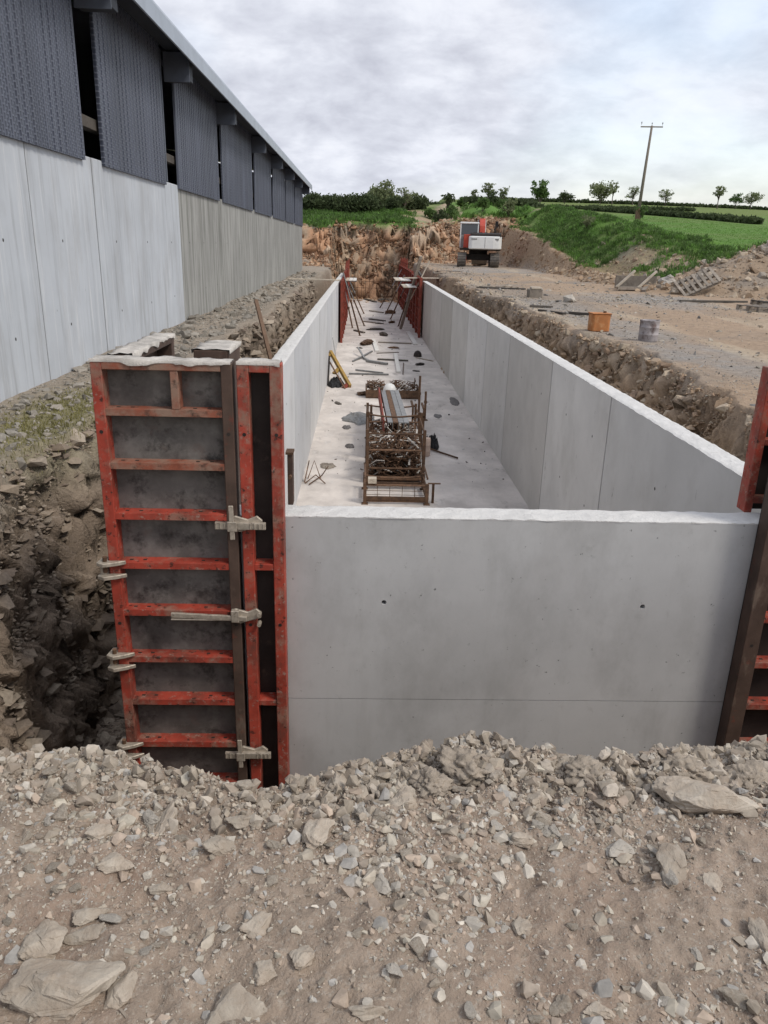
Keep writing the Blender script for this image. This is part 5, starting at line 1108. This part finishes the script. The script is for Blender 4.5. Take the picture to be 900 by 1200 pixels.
T(703, 180, 5.6, 8.5, 'broad leafy tree on the skyline just left of the power pole', mat='leaf_pale', n=1300, seed=12, size=.26, trunk_h=.12)
T(717, 185, 6.0, 3.6, 'slender thin leaved tree beside the broad one', mat='leaf_pale', n=260, seed=13, bare=True, size=.3)
T(741, 190, 5.2, 5.0, 'thin leaved tree directly left of the power pole', mat='leaf_pale', n=260, seed=14, bare=True, size=.3)
T(779, 190, 4.4, 4.8, 'thin leaved tree just right of the power pole', mat='leaf_pale', n=260, seed=15, bare=True, size=.3)
T(841, 170, 5.6, 4.0, 'tall lone sparse tree on the right skyline', mat='leaf_pale', n=330, seed=16, bare=True, size=.28, trunk_h=.45)
T(862, 180, 4.0, 4.4, 'dark ivy clad tree on the right skyline, left of a pair', mat='leaf_mid', n=420, seed=17, bare=True, size=.28)
T(880, 180, 4.2, 6.5, 'twiggy tree on the right skyline, right of a pair', mat='leaf_pale', n=420, seed=18, bare=True, size=.3)
T(571, 170, 4.6, 4.2, 'sparse round tree on the skyline above the excavator', mat='leaf_pale', n=420, seed=19, bare=True, size=.28)
T(589, 175, 4.0, 3.4, 'smaller sparse tree right of the one above the excavator', mat='leaf_pale', n=330, seed=20, bare=True, size=.28)
T(555, 170, 3.0, 2.4, 'small thin tree left of the one above the excavator', mat='leaf_pale', n=200, seed=21, bare=True, size=.28)
T(661, 170, 3.0, 4.5, 'low dark bush on the skyline left of the broad tree', mat='leaf_dark', n=500, seed=22, size=.25, trunk_h=.15, name='bush')
T(448, 78, 2.5, 3.2, 'leafy pale green tree right of the dark hedge', mat='leaf_pale', n=1500, seed=23, size=.16, trunk_h=.15)
T(474, 80, 2.2, 2.4, 'thin round tree right of the leafy pale one', mat='leaf_pale', n=260, seed=24, bare=True, size=.16, trunk_h=.25)
T(487, 82, 1.6, 2.4, 'pale bush at the right end of the dark hedge', mat='leaf_pale', n=500, seed=25, size=.16, trunk_h=.1, name='bush')
T(462, 76, 1.4, 2.6, 'dark bush below the thin round tree', mat='leaf_dark', n=700, seed=26, size=.15, trunk_h=.1, name='bush')
T(526, 80, 2.0, 1.6, 'small dark bush on the brown mound left of the excavator', mat='leaf_dark', n=500, seed=27, size=.14, trunk_h=.1, name='bush')
T(577, 76, 1.5, 1.5, 'small dark bush on the brown mound above the excavator', mat='leaf_dark', n=400, seed=28, size=.13, trunk_h=.1, name='bush')
T(597, 66, 1.6, 1.4, 'light green bush at the start of the green bank', mat='leaf_pale', n=300, seed=29, size=.12, trunk_h=.1, name='bush')
T(693, 47.5, 1.0, 1.1, 'round light shrub on the crest of the green bank', mat='leaf_pale', n=400, seed=30, size=.08, trunk_h=.1, name='bush')
T(752, 80, 1.6, 1.6, 'small shrub at the foot of the power pole', mat='leaf_mid', n=300, seed=31, size=.12, trunk_h=.1, name='bush')
for i_, (px_, Yd_, h_, w_, mt_, lab_) in enumerate([(506, 74, 1.1, 1.6, 'leaf_mid', 'green bush on the brown mound, leftmost of its row'), (517, 69, 1.2, 1.6, 'leaf_dark', 'dark bush low on the edge of the earth face left of the excavator'), (529, 71, 1.5, 2.0, 'leaf_mid', 'broad green bush directly behind the excavator cab'),
    (541, 84, 1.2, 1.6, 'leaf_mid', 'green bush far behind the excavator cab'), (553, 78, 1.0, 1.8, 'leaf_dark', 'low dark bush behind the excavator boom'), (566, 72, 1.4, 1.5, 'leaf_mid', 'green bush above the white excavator counterweight'), (586, 84, 1.2, 2.0, 'leaf_mid', 'wide low bush right behind the excavator'), (497, 88, 1.0, 2.2, 'leaf_dark', 'low dark bush at the end of the hedge near the brown mound')]):
    T(px_, Yd_, h_, w_, lab_, mat=mt_, n=420, seed=60 + i_, size=.13, trunk_h=.1, name='bush', cat='bush')
def hedge(pts, h, w, n, mat, lab, seed, size=.22):
    n = int(n * 2.2)
    t = thing('hedge', lab, 'hedge', (pts[0][0], pts[0][1], gz(*pts[0]))); r = random.Random(seed); blobs = []
    o = ORI[t.name]; m_ = MB()
    for (x0, y0), (x1, y1) in zip(pts, pts[1:]):
        L = math.hypot(x1 - x0, y1 - y0); k = max(2, int(L / (w * .8)))
        for i in range(k + 1):
            u = i / k; x = x0 + (x1 - x0) * u; y = y0 + (y1 - y0) * u; hh = h * r.uniform(.85, 1.12); z = gz(x, y)
            blobs.append((x - o[0], y - o[1], z + hh * .42 - o[2], w * .62, w * .62, hh * .56)); m_.tube([(x, y, z - .2), (x + .1, y, z + hh * .8)], .06, 5)
    m_.build('stems', 'bark', t); V_, F_ = leaves(blobs, n, size, seed); fast_mesh('foliage', V_, F_, mat, parent=t)
hedge([(-9, 73), (-4.5, 74), (.2, 75)], 1.6, 2.0, 9000, 'leaf_dark', 'dense dark hedge on the bank behind the shed', 41, .14)
hedge([(1.5, 80), (5.5, 82)], 1.4, 1.6, 1500, 'leaf_dark', 'dark hedge continuing right of the leafy pale tree', 42, .16)
hedge([(31.0, 114), (34.5, 96), (36, 84), (36.2, 75)], .6, .9, 3800, 'leaf_dark', 'dark hedge slanting down across the right field', 43, .22)
hedge([(27, 118), (40, 124), (52, 130)], .55, .9, 2600, 'leaf_dark', 'dark hedge across the field behind the power pole', 44, .25)
hedge([(24, 196), (45, 198), (70, 200), (110, 200), (150, 190)], .8, 1.5, 5200, 'leaf_dark', 'long hedge along the crest of the hill', 45, .35)
hedge([(10, 120), (18, 125), (26, 128)], 1.0, 1.4, 1800, 'leaf_dark', 'dark hedge in the distance above the excavator', 46, .25)
hedge([(15.5, 76), (20, 88), (22, 92)], .8, 1.1, 1500, 'leaf_dark', 'short dark hedge at the near left corner of the field', 47, .2)
# weeds on the banks
def weeds(name, x, y, hmin, hmax, nb, mat):
    z = hterr(x, y)[0]; n = len(x); k = nb; P = np.repeat(np.stack([x, y, z - .03], -1), k, 0); m_ = n * k
    a = rng.random(m_) * 6.283; L = np.repeat(rng.uniform(hmin, hmax, n), k) * rng.uniform(.5, 1, m_); sp = L * rng.uniform(.15, .75, m_); w = L * .08
    P[:, 0] += rng.normal(0, .10, m_); P[:, 1] += rng.normal(0, .10, m_)
    d = np.stack([np.cos(a), np.sin(a), np.zeros(m_)], -1); p = np.stack([-np.sin(a), np.cos(a), np.zeros(m_)], -1)
    mid = P + d * (sp * .45)[:, None] + np.array([0, 0, 1]) * (L * .65)[:, None]; tip = P + d * sp[:, None] + np.array([0, 0, 1]) * (L * .9)[:, None]
    V = np.stack([P, mid - p * w[:, None], tip, mid + p * w[:, None]], 1).reshape(-1, 3)
    o = fast_mesh(name, V, np.arange(m_ * 4).reshape(-1, 4), mat); return tag(o, kind='stuff')
n = 9000; x = rng.uniform(11.2, 17, n); y = rng.uniform(32, 64, n); dn_ = fbm(x * .5, y * .5, s=171, o=3)
k_ = (rng.random(n) < .75 + dn_) & ~(np.exp(-(((x - 12.6) / 1.2) ** 2 + ((y - 37.5) / 3.0) ** 2)) > .5) & (x > 11.3 + .5 * dn_ + (y < 40) * .5); x, y = x[k_], y[k_]
k2 = rng.random(len(x)) < .5; weeds('weeds', x[k2], y[k2], .08, .34, 14, 'weed'); weeds('weeds', x[~k2], y[~k2], .1, .42, 14, 'leaf_mid')
n = 8000; x = rng.uniform(-9, 14, n); y = rng.uniform(61.5, 76, n); dn_ = fbm(x * .22, y * .5, s=83, o=3) + .25 - .05 * np.clip(x, 0, 9); b_n = fbm(x * .2 + 7, y * .2, s=91, o=3)
zz_, tt_, ff_, _r, _h2 = hterr(x, y); k_ = (ff_ > .97) & (tt_ < .03) & (dn_ > -.15) & ~((b_n > .2) & (x > 4)); x, y = x[k_], y[k_]; k2 = rng.random(len(x)) < .6; weeds('weeds', x[k2], y[k2], .15, .55, 10, 'weed'); weeds('weeds', x[~k2], y[~k2], .2, .7, 10, 'leaf_mid')
n = 900; x = rng.normal(-3.0, .22, n); y = rng.normal(7.6, .9, n); k_ = (x > -3.65) & (hterr(x, y)[1] < .08); weeds('dry_grass', x[k_], y[k_], .03, .09, 7, 'grass_dry')
n = 14000; x = rng.uniform(14, 34, n); y = 33 * (90 / 33) ** rng.random(n); weeds('grass', x, y, .06, .16, 5, 'weed')

# ------------------------------------------------------------------ sky and light
SUN_EL, SUN_AZ = rad(50), rad(122)       # azimuth measured from +Y towards +X
w = bpy.data.worlds.new('World'); scene.world = w; w.use_nodes = True; nt = w.node_tree; bg = nt.nodes['Background']
sky = nt.nodes.new('ShaderNodeTexSky'); sky.sky_type = 'NISHITA'; sky.sun_disc = False; sky.sun_elevation = SUN_EL; sky.sun_rotation = SUN_AZ; sky.air_density = 1.2; sky.dust_density = 2.0
tc = nt.nodes.new('ShaderNodeTexCoord'); sep = nt.nodes.new('ShaderNodeSeparateXYZ'); nt.links.new(tc.outputs['Generated'], sep.inputs[0])
def mth(op, a, b=None, c=None):
    n_ = nt.nodes.new('ShaderNodeMath'); n_.operation = op
    for i, v in enumerate((a, b, c)):
        if v is None: continue
        if hasattr(v, 'is_output'): nt.links.new(v, n_.inputs[i])
        else: n_.inputs[i].default_value = v
    return n_.outputs[0]
zc = mth('ADD', mth('MAXIMUM', sep.outputs['Z'], 0.0), .30)
cb = nt.nodes.new('ShaderNodeCombineXYZ'); nt.links.new(mth('DIVIDE', sep.outputs['X'], zc), cb.inputs[0]); nt.links.new(mth('DIVIDE', sep.outputs['Y'], zc), cb.inputs[1])
nA = noise(nt, cb.outputs[0], 2.4, 9, .55, (1, 1, 1), 3.3, .2); nB = noise(nt, cb.outputs[0], 6.0, 9, .58, (1, 1, 1), 8.1, .2); nC = noise(nt, cb.outputs[0], .7, 5, .5, (1, 1, 1), 1.1)
ccol = ramp(nt, [(.35, (7.0, 7.15, 7.5)), (.45, (6.3, 6.5, 7.1)), (.52, (5.4, 5.6, 6.25)), (.63, (4.2, 4.35, 5.0))], mth('ADD', mth('MULTIPLY', nA, .55), mth('MULTIPLY', nB, .45))).outputs[0]
gap = ramp(nt, [(.50, (0, 0, 0)), (.66, (.5, .5, .5))], nC).outputs[0]
skyb = mix(nt, 1., sky.outputs[0], (2.0, 1.9, 1.85), 'MULTIPLY')
nt.links.new(mix(nt, gap, ccol, skyb), bg.inputs['Color']); bg.inputs['Strength'].default_value = .1
sl = bpy.data.lights.new('sun', 'SUN'); sl.energy = 1.5; sl.angle = rad(14); sl.color = (1, .94, .85); so = bpy.data.objects.new('sun', sl); C.objects.link(so)
sd = Vector((sin(SUN_AZ) * cos(SUN_EL), cos(SUN_AZ) * cos(SUN_EL), sin(SUN_EL))); so.rotation_euler = sd.to_track_quat('Z', 'Y').to_euler(); so.location = (20, 10, 30)
scene.view_settings.view_transform = 'Standard'; scene.view_settings.look = 'None'; scene.view_settings.exposure = .46; scene.view_settings.gamma = 1
